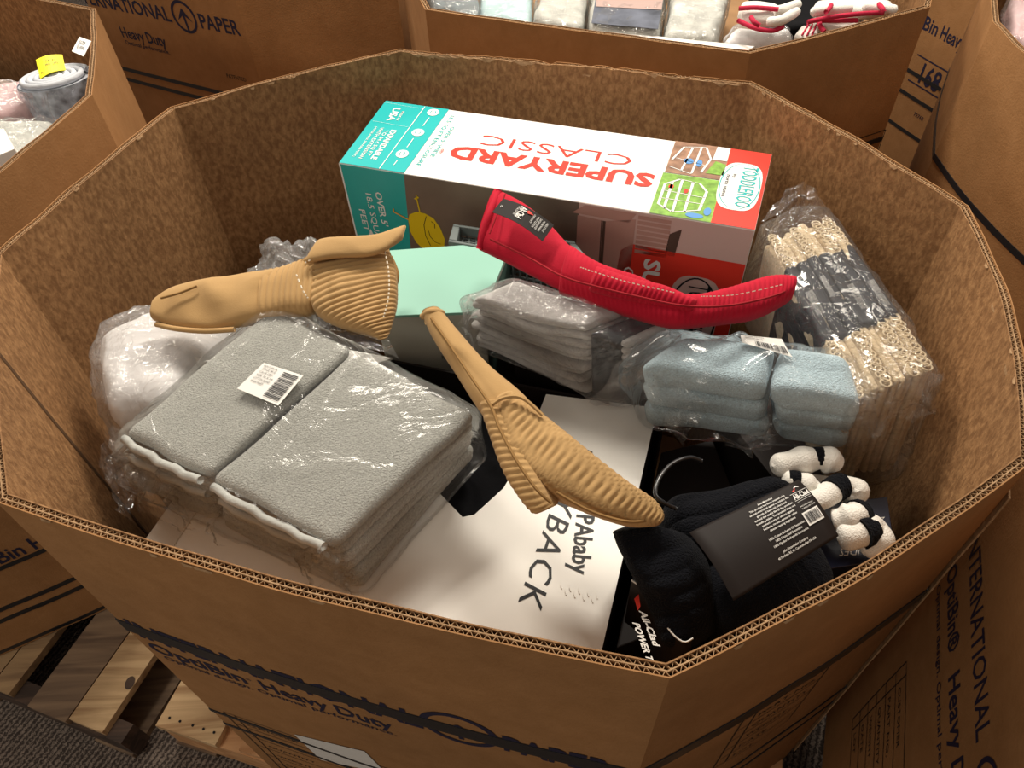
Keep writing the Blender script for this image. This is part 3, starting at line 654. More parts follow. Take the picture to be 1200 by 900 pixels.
obj('lettering', join(text_on(lambda a, z: gfr(a, z, .0024), 'TODDLEROO', (.60, -.115), (.60, -.26), (.635, -.115), .005), ring_on(lambda a, z: gfr(a, z, .0024), .612, -.19, .041, .088, .003)), M['ink_black'], rp, label='dark lettering')
obj('lettering', join(text_on(gfr2, "OVER 5'", (.059, -.044), (.060, -.113), (.071, -.044), .02), text_on(gfr2, '18.5 SQUARE', (.040, -.05), (.041, -.165), (.051, -.05), .005), text_on(gfr2, 'FEET', (.0195, -.086), (.0205, -.132), (.031, -.086), .005), poly_on(gfr2, [(.025, -.150), (.043, -.150), (.034, -.125)])), M['gloss_white'], gb, label='white lettering on teal')
lm = obj('printed_lemon', poly_on(gfr2, [(.138-.024+.004*0, -.090), (.118, -.079), (.132, -.0705), (.148, -.071), (.163, -.078), (.173, -.095), (.179, -.118), (.176, -.134), (.165, -.146), (.150, -.151), (.134, -.149), (.122, -.137), (.114, -.115)]), M['yellow'], gb, label='printed yellow lemon with smile')
obj('arm', join(line_on(gfr3, (.139, -.071), (.137, -.041), .0022), line_on(gfr3, (.133, -.045), (.141, -.040), .003), line_on(gfr3, (.137, -.036), (.137, -.044), .002)), M['yellow'], lm)
obj('arm', join(line_on(gfr3, (.115, -.090), (.089, -.079), .0024), line_on(gfr3, (.089, -.072), (.088, -.080), .0024)), M['orange'], lm, label='orange arm')
obj('smile', join(*[line_on(gfr3, a, b_, .0011) for a, b_ in (((.150, -.076), (.143, -.095)), ((.143, -.095), (.143, -.118)), ((.143, -.118), (.150, -.138)), ((.158, -.085), (.164, -.090)), ((.164, -.090), (.163, -.098)), ((.150, -.105), (.152, -.118)), ((.152, -.118), (.160, -.128)), ((.160, -.128), (.170, -.130)))]), M['ink_black'], lm)
# white end face seen as thin strip at left; flap line
obj('flap_edge', join(line_on(lambda a, z: gfr(a, z, .001), (.0015, 0), (.0015, -.33), .003)), M['gloss_white'], gb)
# ---- mint box ---------------------------------------------------------------------------
mxh = Hexa([(440, 371, -.128), (567, 365, -.128), (600, 283, -.128), (446, 294, -.128)], .33)
mb = empty('product_box', mxh.base(), 'mint green box between the tan and red oven mitts', 'box')
obj('carton', rbox(mxh, r=.001, n=(4, 4, 4), k=1, w1=.985), M['grey_card'], mb, label='grey side faces')
obj('lid_print', rbox(mxh, 0, 1, 0, 1, .985, 1, .0008, (6, 4, 1), k=1), M['mint'], mb, label='mint green top face')
rs = lambda a, b_: mxh(1, a, b_)+V((.001, -.0002, 0))
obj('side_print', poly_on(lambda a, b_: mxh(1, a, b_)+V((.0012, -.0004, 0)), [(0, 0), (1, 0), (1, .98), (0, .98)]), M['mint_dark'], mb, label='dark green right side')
ff = lambda a, b_: mxh(a, 0, b_)+V((0, -.0012, 0))
obj('lettering', join(text_on(ff, 'FOLD HERE', (.62, .80), (.80, .80), (.62, .825)), text_on(ff, 'MADE WITH CARE', (.55, .72), (.85, .72), (.55, .745))), M['ink_black'], mb)
# box with dark front next to the mint box, under the red mitt
# ---- grey lattice basket ------------------------------------------------------------------
cx = Hexa([(525, 283, -.126), (697, 313, -.126), (673, 282, -.126), (531, 262, -.126)], .18)
cr = empty('plastic_basket', cx.base(), 'dark grey lattice plastic basket showing behind the mint box', 'basket')
def cbar(u0, v0, u1, v1, w0, w1): return rbox(cx, u0, u1, v0, v1, w0, w1, .002, (8, 4, 2), k=1)
obj('rim', join(cbar(0, 0, 1, .12, .9, 1), cbar(0, .88, 1, 1, .9, 1), cbar(0, .12, .06, .88, .9, 1), cbar(.94, .12, 1, .88, .9, 1)), M['crate'], cr)
sd = []
for k in range(19):
    u0 = .06+.88*k/18; sd.append(rbox(cx, u0-.008, u0+.008, .9, .94, .1, .9, .001, (1, 1, 4), k=1)); sd.append(rbox(cx, u0-.008, u0+.008, .06, .1, .1, .9, .001, (1, 1, 4), k=1))
for k in range(6):
    w0 = .12+.15*k
    sd += [rbox(cx, .05, .95, .9, .93, w0-.012, w0+.012, .001, (4, 1, 1), k=1), rbox(cx, .05, .95, .07, .1, w0-.012, w0+.012, .001, (4, 1, 1), k=1), rbox(cx, .02, .04, .1, .9, w0-.012, w0+.012, .001, (1, 4, 1), k=1), rbox(cx, .96, .98, .1, .9, w0-.012, w0+.012, .001, (1, 4, 1), k=1)]
for k in range(16):
    u0 = .08+.84*k/15
    sd.append(rbox(cx, u0-.007, u0+.007, .1, .9, .86, .9, .001, (1, 2, 1), k=1))
for k in range(5): v0 = .2+.15*k; sd.append(rbox(cx, .05, .95, v0-.03, v0+.03, .855, .895, .001, (4, 1, 1), k=1))
obj('lattice', join(*sd), M['crate'], cr)['kind'] = 'stuff'
obj('base', cbar(.04, .06, .96, .94, 0, .1), M['crate'], cr)
# ---- white carton -----------------------------------------------------------------------
NR = at(700, 785, -.2); NR = V((.066, .268, 0)); FR = V((.198, .636, 0)); ax = (V((math.cos(MAZ), math.sin(MAZ), 0)))
NL = NR-ax*.565; FL_ = FR-ax*.565; ZT = RIM-.2
wb = empty('product_box', ((NL+FR)/2).xy.to_3d()+V((0, 0, ZB+.015)), 'large white carton with dark cut-out and vertical black lettering, under the grey bath towels', 'box')
pt_ = lambda px, py: at(px, py, -.2).xy
notch = [pt_(*p) for p in ((640, 462), (628, 492), (606, 545), (590, 572), (556, 603), (542, 606), (500, 562), (440, 500), (400, 440))]
fe = lambda p: (p-FL_.xy).dot(ax.xy)
endp = FL_.xy+ax.xy*.17
top = [NL.xy, NR.xy, FR.xy]+notch+[endp, FL_.xy]
obj('top_panel', slab([tuple(p) for p in top], ZT-.004, ZT), M['white_card'], wb)
def wall4(A, B, z0, z1, t=.004):
    e = (B-A).normalized(); n = V((-e.y, e.x, 0)); return slab([tuple(A.xy), tuple(B.xy), tuple((B+n*t).xy), tuple((A+n*t).xy)], z0, z1)
obj('side_panels', join(wall4(NL, NR, ZB+.015, ZT-.004), wall4(NR, FR, ZB+.015, ZT-.004), wall4(FR, FL_, ZB+.015, ZT-.004), wall4(FL_, NL, ZB+.015, ZT-.004)), M['black_card'], wb, label='dark printed sides')
ww = lambda x, y: V((x, y, ZT+.0006))
fl_ = [pt_(*p) for p in ((215, 597), (222, 642))]
c0 = (fl_[0]+fl_[1])/2
cc = c0-NL.xy; ua = cc.dot(ax.xy); nrm2 = V((-ax.y, ax.x))
fp = [NL.xy+ax.xy*.001, NL.xy+ax.xy*(ua), NL.xy+ax.xy*(ua)+nrm2*.39, NL.xy+ax.xy*.001+nrm2*.39]
obj('flap', slab([tuple(p) for p in fp], ZT+.0002, ZT+.002), M['white_card_b'], wb, label='greyer flap at the left end')
def wpx(px, py): p = at(px, py, -.2); return (p.x, p.y)
def vtext(s, a, b_, t_, bold=0, sp=1.0): return text_on(ww, s, wpx(*a), wpx(*b_), wpx(*t_), bold, sp)
obj('lettering', join(vtext('PLAYBACK', (672, 520), (607, 706), (695, 530), .0, 1.1)), M['ink_black'], wb, label='large black lettering')
obj('lettering', join(vtext('PAbaby', (676, 603), (669, 672), (697, 605), .02)), M['ink_black'], wb, label='smaller black lettering')
dt = []
for k in range(9):
    p = at(658+k*5.2, 686+k*1.5+(k % 2)*6, -.2); dt.append(slab(ell(p.x, p.y, .0012, .005, 6), ZT, ZT+.0012))
obj('embossing', join(*dt), M['white_card'], wb)['kind'] = 'stuff'
# dark padded contents inside the white carton
dk = Hexa([(395, 600, -.235), (640, 640, -.235), (690, 475, -.235), (430, 462, -.235)], .5)
obj('dark_cushion', rbox(dk, r=.03, n=(26, 26, 6), disp=lambda p, q: V((0, 0, 1))*(.016*crease(p, 7, 3)+.01*N3(p, 14, 1)) if q[2] > .8 else V((0, 0, 0))), M['black_fabric'], wb, smooth=True, label='black padded product inside the cut-out')
# ---- dark cartons filling the bin below -------------------------------------------------
def carton(label, top4, bot_h=None, mat='kraft', thick=None, cat='box'):
    h = Hexa(top4, thick); e = empty('carton', h.base(), label, cat)
    obj('carton_body', rbox(h, r=.002, n=(3, 3, 3), k=1), M[mat], e); return e, h
DEEP = .96-.015
def deep(top4): return DEEP+top4[0][2]
for lab, t4, mt in (('black carton in the gap right of the white carton', [(722, 760, -.27), (905, 690, -.27), (835, 515, -.27), (775, 530, -.27)], 'black_card'),
                    ('plain carton under the knitted throws', [(955, 625, -.31), (1010, 545, -.31), (925, 415, -.31), (845, 480, -.31)], 'black_card'),
                    ('plain carton under the white bagged bedding', [(170, 560, -.315), (225, 500, -.315), (330, 420, -.315), (250, 400, -.315)], 'kraft')):
    carton(lab, t4, thick=deep(t4), mat=mt)
gch = Hexa([(.005, .745, RIM-.212), (.22, .67, RIM-.212), (.27, .81, RIM-.212), (.055, .885, RIM-.212)], .73, world=True)
e_ = empty('carton', gch.base(), 'black carton under the grey folded cloths', 'box')
obj('carton_body', rbox(gch, r=.002, n=(3, 3, 3), k=1), M['black_card'], e_)
# ---- navy box low right -----------------------------------------------------------------
nx_ = Hexa([(962, 668, -.20), (1050, 655, -.20), (1040, 582, -.20), (955, 592, -.20)], .10)
nb = empty('product_box', nx_.base(), 'small navy box with pale lettering low against the right wall', 'box')
obj('carton', rbox(nx_, r=.001, n=(3, 3, 2), k=1), M['navy_card'], nb)
def npx(px, py): u, v = nx_.inv(px, py); return (u, v)
nf = lambda u, v: nx_(u, v, 1)+V((0, 0, .0006))
obj('lettering', join(text_on(nf, 'INCLUDES', npx(1042, 640), npx(985, 643), npx(1040, 649)), text_on(nf, '2 BODYSUITS', npx(1039, 627), npx(990, 630), npx(1038, 633)), text_on(nf, '2 SOCKS', npx(1037, 606), npx(1000, 609), npx(1036, 612))), M['paper'], nb)
# ---- grey bath towels ---------------------------------------------------------------------
GH = Hexa([(142, 508, -.085), (384, 640, -.092), (556, 484, -.062), (318, 358, -.055)], bot=[(140, 565, -.2), (424, 694, -.2), (560, 535, -.2), (300, 420, -.19)])
gt = empty('towel_pack', GH.base(), 'large pack of grey bath towels in clear plastic with barcode label', 'towels')
def towel(hx, par, mat, u0, u1, v0, v1, w0, w1, sub=2, seed=0, n=(26, 26, 2), amp=.002, hem=None, name='towel', rk=.62):
    P = []; st = (w1-w0)/sub
    for k in range(sub):
        j = random.Random(seed*17+k); a = lambda: j.uniform(-.006, .006)
        off = .012*(j.random()-.3)
        P.append(rbox(hx, u0+a(), u1+a(), v0+off, v1+a(), w0+st*k+.0005, w0+st*(k+1)+st*.04, hx.H*st*rk, n,
            lambda p, q: V((0, 0, 1))*(amp*N3(p, 12, seed)+amp*.3*N3(p, 34, seed+2)) + V((N3(p, 18, seed+3), N3(p, 18, seed+7), 0))*amp*1.2, 4))
    return obj(name, join(*P), M[mat], par, smooth=True)
for col, (u0, u1) in enumerate(((.0, .432), (.452, 1.0))):
    for t_ in range(3):
        towel(GH, gt, 'terry_grey', u0, u1, .0+.01*t_, 1, t_/3, (t_+1)/3, 2, seed=col*5+t_, n=(34, 40, 2), amp=.003)
    # rolled hem along the near edge of the top towel
    for w_, dv in ((.95, -.008), (.62, .012)):
        pts = [GH(u0+(u1-u0)*k/24, dv+.006*math.sin(k*.9), w_-.05*math.sin(PI*k/24)) for k in range(1, 24)]
        obj('hem', tube([p+V((0, 0, .001*math.sin(i*1.7))) for i, p in enumerate(pts)], .0052, 8), M['terry_grey_hem'], gt, smooth=True)
# end of fold seams on the right side
lbl = quad_top(GH, [(281, 462), (329, 482), (358, 447), (312, 432)], .0105)
def rl(u, v): return lbl(u, v)
lb = obj('barcode_label', sheet(rl, 6, 6, .0004), M['paper'], gt, label='white label with black barcode')
l2 = lambda u, v: lbl(u, v)+V((0, 0, .0011))
obj('lettering', join(text_on(l2, 'BATH TOWEL 2PK', (.08, .88), (.42, .88), (.08, .94)), *[text_on(l2, s_, (.10, .78-.11*k), (.10+.033*len(s_), .78-.11*k), (.10, .84-.11*k)) for k, s_ in enumerate(('STYLE 4410', 'COLOR GREY', 'SIZE 30 X 54', 'COTTON BLEND', 'WASH WARM'))]), M['ink_black'], lb)
obj('barcode', barcode(lambda a, b_: l2(b_, a), .08, .58, .92, .94, 20), M['ink_black'], lb)['kind'] = 'stuff'
wrap(GH, 'plastic_bag', gt, M['film_soft'], .007, .0035, (70, 70, 14), 3, .02, 5, wr=(-.005, 1.01, -.01, 1.01, -.02, 1.03))
crumple([(320, 640, -.16), (425, 700, -.185), (415, 640, -.11), (372, 640, -.09)], 'bag_end', gt, M['film'], .014, 26, 2, 28, 'gathered end of the plastic bag')
crumple([(128, 500, -.13), (170, 600, -.185), (270, 640, -.17), (150, 500, -.10)], 'bag_end', gt, M['film'], .016, 26, 8, 26, 'gathered end of the plastic bag')
crumple([(300, 362, -.055), (350, 348, -.05), (455, 395, -.055), (470, 420, -.06)], 'bag_end', gt, M['film'], .010, 22, 9, 26, 'loose end of the plastic bag')
# ---- bagged white bedding at left ---------------------------------------------------------
WH = Hexa([(116, 478, -.12), (203, 460, -.11), (285, 345, -.13), (112, 372, -.10)], .185)
wq = empty('bedding_pack', WH.base(), 'white quilted bedding in a clear bag, left of the grey bath towels', 'bedding')
obj('bedding', rbox(WH, r=.035, n=(24, 24, 16), k=5, disp=lambda p, q: (p-WH(.5, .5, .5)).normalized()*(.010*N3(p, 11, 2)+.007*crease(p, 16, 5))), M['white_quilt'], wq, smooth=True)
wrap(WH, 'plastic_bag', wq, M['film_hazy'], .008, .008, (36, 36, 22), 12, .045, 11, wr=(-.01, 1.01, -.02, 1.02, 0, 1.02))
crumple([(120, 540, -.20), (150, 620, -.2), (170, 560, -.19), (135, 470, -.19)], 'bag_end', wq, M['film'], .012, 16, 4, 30, 'loose end of the bag')
# ---- crumpled bag behind the left mitt ------------------------------------------------------
BH = Hexa([(300, 335, -.19), (372, 322, -.17), (368, 285, -.15), (318, 284, -.15)], .10)
cb = empty('plastic_bag', BH.base(), 'crumpled clear plastic bag in the corner behind the left tan mitt', 'bag')
obj('bag_contents', rbox(BH, .1, .9, .1, .9, 0, .7, .02, (8, 8, 4), lambda p, q: V((0, 0, .01))*N3(p, 30, 1)), M['quilt_grey'], cb, smooth=True)
wrap(BH, 'bag_film', cb, M['film_hazy'], .004, .016, (26, 26, 12), 7, .02, 24, label=None)
fh = Hexa([(296, 326, -.15), (350, 322, -.15), (352, 313, -.15), (300, 316, -.15)], .16)
e_ = empty('folded_cloth', fh.base(), 'grey wrapped flat pack edge just above the left tan mitt', 'cloth')
obj('cloth', rbox(fh, r=.004, n=(6, 3, 3)), M['quilt_grey'], e_)
# ---- grey folded cloths --------------------------------------------------------------------
CH = Hexa([(551, 350, -.055), (735, 404, -.075), (788, 380, -.07), (606, 330, -.05)], bot=[(560, 405, -.185), (735, 475, -.20), (800, 420, -.20), (600, 352, -.185)])
cp = empty('cloth_pack', CH.base(), 'stack of grey folded cloths in clear plastic under the red mitt', 'cloths')
nC = 9
for k in range(nC):
    j = random.Random(k+40); w0 = k/nC; du = j.uniform(-.035, .03)
    obj('cloth', rbox(CH, du, .76+j.uniform(-.03, .03), .0+j.uniform(-.06, .05), 1, w0+.002, w0+1/nC+.004, CH.H/nC*.52, (30, 8, 1),
        lambda p, q, k=k: V((0, 0, 1))*(.008*math.sin(q[0]*6+k*.25)*(.3+q[0]*.4)+.002*N3(p, 30, k))+V((0, 1, 0))*.006*N3(p, 14, k*3), 4), M['grey_cloth'], cp, smooth=True)
    if k % 2 == 0:
        pts = [CH(.02+du+.40*t/10, -.035, w0+.5/nC) for t in range(11)]
obj('paper_band', rbox(CH, .765, .93, -.03, 1.02, -.01, 1.01, .008, (6, 10, 10), lambda p, q: V((0, 1, 0))*.004*N3(p, 20, 3)), M['navy_band'], cp, smooth=True, label='dark paper band at the right end')
for k in range(nC):
    w0 = k/nC
    if k > 4: obj('cloth_end', rbox(CH, .93, 1.0, .05, .95, w0+.004, w0+1/nC, CH.H/nC*.5, (4, 6, 1), k=3), M['grey_cloth'], cp, smooth=True)
wrap(CH, 'plastic_bag', cp, M['film'], .006, .005, (56, 28, 20), 21, .018, 8, wr=(-.03, 1.02, -.04, 1.02, -.02, 1.02))
crumple([(535, 395, -.14), (560, 420, -.17), (572, 352, -.06), (552, 345, -.055)], 'bag_end', cp, M['film'], .012, 20, 31, 30, 'gathered bag end')
crumple([(690, 470, -.19), (745, 465, -.20), (800, 388, -.07), (745, 400, -.07)], 'bag_end', cp, M['film_hazy'], .010, 20, 34, 26, 'twisted bag end with pink tinge')
# ---- blue towels ----------------------------------------------------------------------------
BL = Hexa([(736, 428, -.085), (1014, 476, -.08), (990, 414, -.07), (795, 390, -.07)], bot=[(756, 500, -.205), (1000, 530, -.205), (975, 470, -.205), (780, 440, -.205)])
bp_ = empty('towel_pack', BL.base(), 'pack of pale blue hand towels in clear plastic above the black mitts', 'towels')
for col, (u0, u1) in enumerate(((.0, .605), (.615, 1.0))):
    for t_ in range(3):
        towel(BL, bp_, 'terry_blue', u0+.012*((t_*7+col) % 3), u1-.01*((t_*5+col) % 2), 0, 1, t_/3-.01, (t_+1)/3+.012, 1, seed=60+col*4+t_, n=(26, 20, 4), amp=.004, rk=.32)
bl = quad_top(BL, [(868, 408), (926, 425), (914, 404), (866, 399)], .010)
b2 = lambda u, v: bl(u, v)+V((0, 0, .0012))
lb = obj('barcode_label', sheet(bl, 5, 3, .0004), M['paper'], bp_, label='white label with black barcode')
obj('barcode', barcode(b2, .30, .08, .95, .48, 20), M['ink_black'], lb)['kind'] = 'stuff'
obj('lettering', join(text_on(b2, 'HAND TOWEL', (.1, .8), (.55, .8), (.1, .9)), text_on(b2, 'COLOR BLUE', (.1, .62), (.5, .62), (.1, .72))), M['ink_black'], lb)
wrap(BL, 'plastic_bag', bp_, M['film_soft'], .007, .008, (60, 40, 16), 33, .022, 9, wr=(-.02, 1.02, -.03, 1.02, -.02, 1.02))
crumple([(738, 445, -.11), (800, 520, -.2), (830, 480, -.12), (765, 410, -.08)], 'bag_end', bp_, M['film'], .012, 24, 36, 24, 'gathered bag end at the left')
crumple([(850, 520, -.18), (905, 532, -.2), (915, 490, -.14), (900, 480, -.12)], 'bag_end', bp_, M['film'], .010, 18, 38, 30, 'bag seam down the front')
# ---- knitted throws --------------------------------------------------------------------------
KH = Hexa([(1000, 470, -.085), (1098, 432, -.085), (968, 243, -.075), (893, 266, -.075)], bot=[(968, 565, -.30), (1052, 552, -.27), (925, 335, -.25), (868, 372, -.27)])
kt = empty('throw_pack', KH.base(), 'tall pack of beige knitted throws with navy bands in clear plastic at the right wall', 'throws')
NS = 6
for k in range(NS):
    u0 = k/NS; j = random.Random(k+80)
    for q_ in range(2):
        ua = u0+q_*.5/NS
        obj('throw_fold', rbox(KH, ua+.002, ua+.5/NS+.004, .0+j.uniform(0, .02), 1-j.uniform(0, .03)-.05*abs(k-3)/3, 0, 1-j.uniform(0, .03), KH.L/NS*.25, (1, 40, 8),
            lambda p, q, k=k: V((0, 0, 1))*(.006*N3(p, 16, k)*q[2]-.012*max(0, (q[1]-.8)*5)**2*q[2])+V((1, .3, 0))*.002*N3(p, 30, k), 3), M['beige_knit'], kt, smooth=True)
# braided ring trim on every other fold
P = []
for k in (0, 2, 4, 5):
    u_ = (k+.5)/NS
    for i in range(46):
        v_ = .02+.93*i/46
        if .30 < v_ < .72: continue
        c = KH(u_+.010*(1 if i % 2 else -1), v_, 1)+V((0, 0, .0008-.012*max(0, (v_-.8)*5)**2))
        nr = 9; r1 = .0062; pts = [c+V((math.cos(2*PI*a/nr)*r1, math.sin(2*PI*a/nr)*r1, 0)) for a in range(nr)]
        P.append(tube(pts, .0016, 4, True))
o_ = obj('braided_trim', join(*P), M['beige_ring'], kt, smooth=True, label='looped braid trim'); o_['kind'] = 'stuff'
for k in range(NS):
    u0 = k/NS; j = random.Random(k+90)
    obj('paper_band', rbox(KH, u0-.001, u0+1/NS+.002, .285+j.uniform(-.01, .01), .735+j.uniform(-.02, .02)-.018*k*0, -.0, 1.018, .006, (3, 16, 5), lambda p, q, k=k: V((0, 0, 1))*.003*N3(p, 14, k)*q[2], 3), M['navy_band'], kt, smooth=True, label='navy printed paper band')
kf = lambda u, v: KH(u, v, 1.018)+V((0, 0, .0085))
Lb = []
for u_, v_, n_, s_ in ((.12, .46, 6, .13), (.62, .42, 5, .14), (.60, .62, 2, .12), (.88, .40, 5, .15), (.35, .52, 4, .12)):
    for i in range(n_):
        uu = u_-.017*i; Lb.append(text_on(kf, ('KNITTED THROW', 'MACHINE WASH COLD', 'DO NOT BLEACH', 'TUMBLE DRY LOW', 'COTTON ACRYLIC', '50 X 60 IN')[i % 6], (uu, v_+s_/2), (uu, v_-s_/2), (uu+.010, v_+s_/2)))
obj('lettering', join(*Lb), M['paper'], kt, label='fine white print on the bands')['kind'] = 'stuff'
wrap(KH, 'plastic_bag', kt, M['film'], .008, .006, (34, 80, 22), 44, .03, 9, wr=(-.02, 1.02, -.03, 1.03, .0, 1.01))
crumple([(893, 262, -.085), (968, 243, -.085), (950, 225, -.075), (922, 222, -.075)], 'bag_end', kt, M['film'], .010, 18, 46, 26, 'peaked top end of the bag')
crumple([(975, 500, -.15), (1085, 490, -.13), (1103, 432, -.08), (985, 462, -.085)], 'bag_end', kt, M['film'], .018, 30, 48, 22, 'crumpled near end of the bag')
# ---- oven mitts --------------------------------------------------------------------------------
def loft(lp, rp, thick, n=60, m=14, wn=0, ribs=0, amp=.0, skew=0, ends=(.15, .15), flat=.0, phase=0, sag=0, wr=.0, seed=0, belly=1.0):
    """closed pillow between two outlines given as (px,py,h); ribs = count along length"""
    A = spline(lp, n); B = spline(rp, n)
    A = [at(*p) for p in A]; B = [at(*p) for p in B]; vs, fs = [], []
    M2 = 2*m
    for i in range(n+1):
        t = i/n; a, b_ = A[i], B[i]; mid = (a+b_)/2; hw = (b_-a)/2
        i0, i1 = max(0, i-1), min(n, i+1)
        tg = ((A[i1]+B[i1])-(A[i0]+B[i0])).normalized(); nn = tg.cross(hw).normalized()
        if nn.dot(V((0, -.5, 1))) < 0: nn = -nn
        e = 1.0
        if ends[0] > 0 and t < ends[0]: e = math.sqrt(max(0, 1-(1-t/ends[0])**2))
        if ends[1] > 0 and t > 1-ends[1]: e = min(e, math.sqrt(max(0, 1-((t-1+ends[1])/ends[1])**2)))
        th = thick(t) if callable(thick) else thick
        hw = hw*(1-wn+wn*e)
        for k in range(M2):
            an = 2*PI*k/M2; c, s_ = math.cos(an), math.sin(an)
            cc = math.copysign(abs(c)**.8, c); ss = math.copysign(abs(s_)**.75, s_)
            hh = th*e*ss*(belly if s_ < 0 else 1)
            if ribs and abs(s_) > .05: hh += amp*e*abs(math.sin(PI*(ribs*(t+skew*cc)+phase+.25*math.sin(cc*1.5))))**.7*(1 if s_ > 0 else -1)
            p = mid-hw*cc*(1 if not ribs else 1-.0*amp)+nn*hh
            if wr: p += nn*wr*N3(p, 22, seed)*ss+nn*wr*.8*crease(p, 12, seed+2)*max(0, ss)
            vs.append(p)
    for i in range(n):
        for k in range(M2):
            a0 = i*M2+k; a1 = i*M2+(k+1) % M2; fs.append((a0, a1, a1+M2, a0+M2))
    fs += [tuple(range(M2)), tuple(reversed(range(n*M2, (n+1)*M2)))]
    return vs, fs
def seam_tube(pts, r=.0016, n=40, lift=0.0):
    return tube([at(*p)+V((0, 0, lift)) for p in spline(pts, n)], r, 6)
def stitches(pts, cnt, lift=.0015, r=.0009, L=.5):
    P = []; S = [at(*p)+V((0, 0, lift)) for p in spline(pts, cnt*2)]
    for i in range(cnt): a, b_ = S[2*i], S[2*i+1]; P.append(tube([a, a+(b_-a)*L*2 if L < .5 else b_], r, 4))
    return join(*P)
# centre tan mitt
mt = empty('oven_mitt', at(590, 470, -.12), 'tan oven mitt lying on its side over the white carton', 'oven mitt')
obj('cuff', loft([(496, 372, -.035), (508, 398, -.04), (535, 440, -.05), (562, 482, -.055), (578, 500, -.055)], [(519, 366, -.03), (540, 392, -.035), (575, 430, -.04), (612, 462, -.045), (638, 492, -.05)], .016, 50, 14, ends=(.0, .10), wr=.004, seed=1), M['tan'], mt, smooth=True, label='plain cotton cuff')
obj('cuff_hem', tube([at(*p) for p in spline([(495, 371, -.030), (505, 365, -.018), (518, 367, -.025), (512, 374, -.045), (498, 377, -.045)], 20)], .0042, 8), M['tan'], mt, smooth=True, label='turned hem')
obj('quilted_hand', loft([(584, 474, -.055), (588, 520, -.055), (612, 560, -.06), (652, 584, -.07), (700, 606, -.085), (742, 618, -.095), (768, 614, -.1)], [(606, 464, -.045), (628, 484, -.05), (655, 505, -.055), (692, 534, -.06), (732, 563, -.07), (764, 586, -.085), (774, 604, -.095)], lambda t: .022-.006*t, 190, 20, ribs=30, skew=.15, amp=.0034, ends=(.06, .10), wr=.004, seed=3), M['tan'], mt, smooth=True, label='ribbed quilted hand')
obj('thumb', loft([(565, 478, -.06), (578, 512, -.065), (592, 548, -.07), (612, 582, -.075), (634, 598, -.08)], [(596, 476, -.05), (612, 506, -.05), (628, 540, -.052), (643, 572, -.06), (652, 592, -.068)], .021, 90, 14, ribs=20, amp=.0026, ends=(.05, .12), wr=.003, seed=5), M['tan'], mt, smooth=True, label='ribbed thumb')
obj('seam', seam_tube([(506, 376, -.022), (526, 405, -.024), (552, 444, -.026), (575, 478, -.028), (586, 505, -.030), (604, 540, -.034), (628, 575, -.042), (646, 592, -.055)], .0018, 50, .004), M['tan_dark'], mt)
obj('seam', seam_tube([(652, 582, -.052), (692, 604, -.068), (735, 616, -.082), (768, 613, -.092)], .0018, 40, .008), M['tan_dark'], mt)
obj('cuff_edge', seam_tube([(574, 482, -.036), (590, 472, -.030), (612, 472, -.026), (636, 492, -.036)], .0024, 30, .008), M['tan'], mt)
# left tan mitt
ml = empty('oven_mitt', at(330, 350, -.12), 'tan oven mitt draped over the grey bath towel pack, cuff folded', 'oven mitt')
obj('cuff', loft([(181, 376, -.075), (200, 383, -.075), (240, 386, -.07), (290, 380, -.065), (325, 370, -.06), (345, 365, -.06)], [(183, 352, -.06), (205, 338, -.055), (228, 332, -.05), (280, 324, -.045), (330, 317, -.045), (352, 314, -.045)], .014, 60, 14, ends=(.05, .05), wr=.009, seed=11), M['tan'], ml, smooth=True, label='plain cotton cuff')
obj('cuff_hem', tube([at(*p) for p in spline([(183, 380, -.07), (205, 385, -.068), (240, 388, -.066), (275, 386, -.064)], 20)], .0035, 8), M['tan'], ml, smooth=True, label='turned hem')
obj('seam', seam_tube([(190, 352, -.045), (212, 346, -.040), (232, 338, -.036)], .0016, 20, .004), M['tan_dark'], ml)
obj('quilted_thumb', loft([(305, 374, -.06), (335, 369, -.055), (362, 366, -.05), (382, 352, -.05)], [(312, 320, -.045), (340, 315, -.04), (370, 306, -.035), (392, 300, -.03)], .017, 90, 14, ribs=13, amp=.003, ends=(.08, .12), wr=.004, seed=12), M['tan'], ml, smooth=True, label='ribbed thumb')
obj('quilted_hand', loft([(352, 310, -.03), (359, 335, -.038), (370, 366, -.045), (400, 382, -.05), (428, 392, -.06), (444, 399, -.07)], [(455, 290, -.03), (463, 312, -.035), (466, 335, -.04), (465, 360, -.05), (460, 380, -.06), (452, 397, -.07)], .017, 190, 18, ribs=24, amp=.0034, ends=(.04, .05), wr=.004, seed=13), M['tan'], ml, smooth=True, label='ribbed quilted hand')
obj('folded_band', loft([(357, 308, -.008), (390, 302, -.004), (430, 300, -.002), (452, 293, -.002), (472, 280, -.006)], [(374, 283, -.004), (398, 279, .002), (432, 277, .004), (452, 273, .002), (476, 265, -.006)], .007, 40, 10, ends=(.08, .10), wr=.003, seed=14), M['tan'], ml, smooth=True, label='plain folded-back cuff band')
obj('back_layer', loft([(440, 300, -.06), (455, 330, -.065), (455, 350, -.07)], [(460, 300, -.06), (468, 322, -.065), (462, 345, -.07)], .008, 30, 8, ends=(.2, .2)), M['tan_dark'], ml, smooth=True)
obj('stitching', join(stitches([(452, 300, -.024), (458, 330, -.030), (458, 360, -.040), (452, 385, -.052)], 18, .018, .0010), stitches([(362, 322, -.026), (385, 310, -.022), (402, 302, -.018)], 9, .02, .0010), stitches([(352, 336, -.028), (360, 355, -.034), (366, 364, -.04)], 6, .02, .0010)), M['stitch_light'], ml)['kind'] = 'stuff'
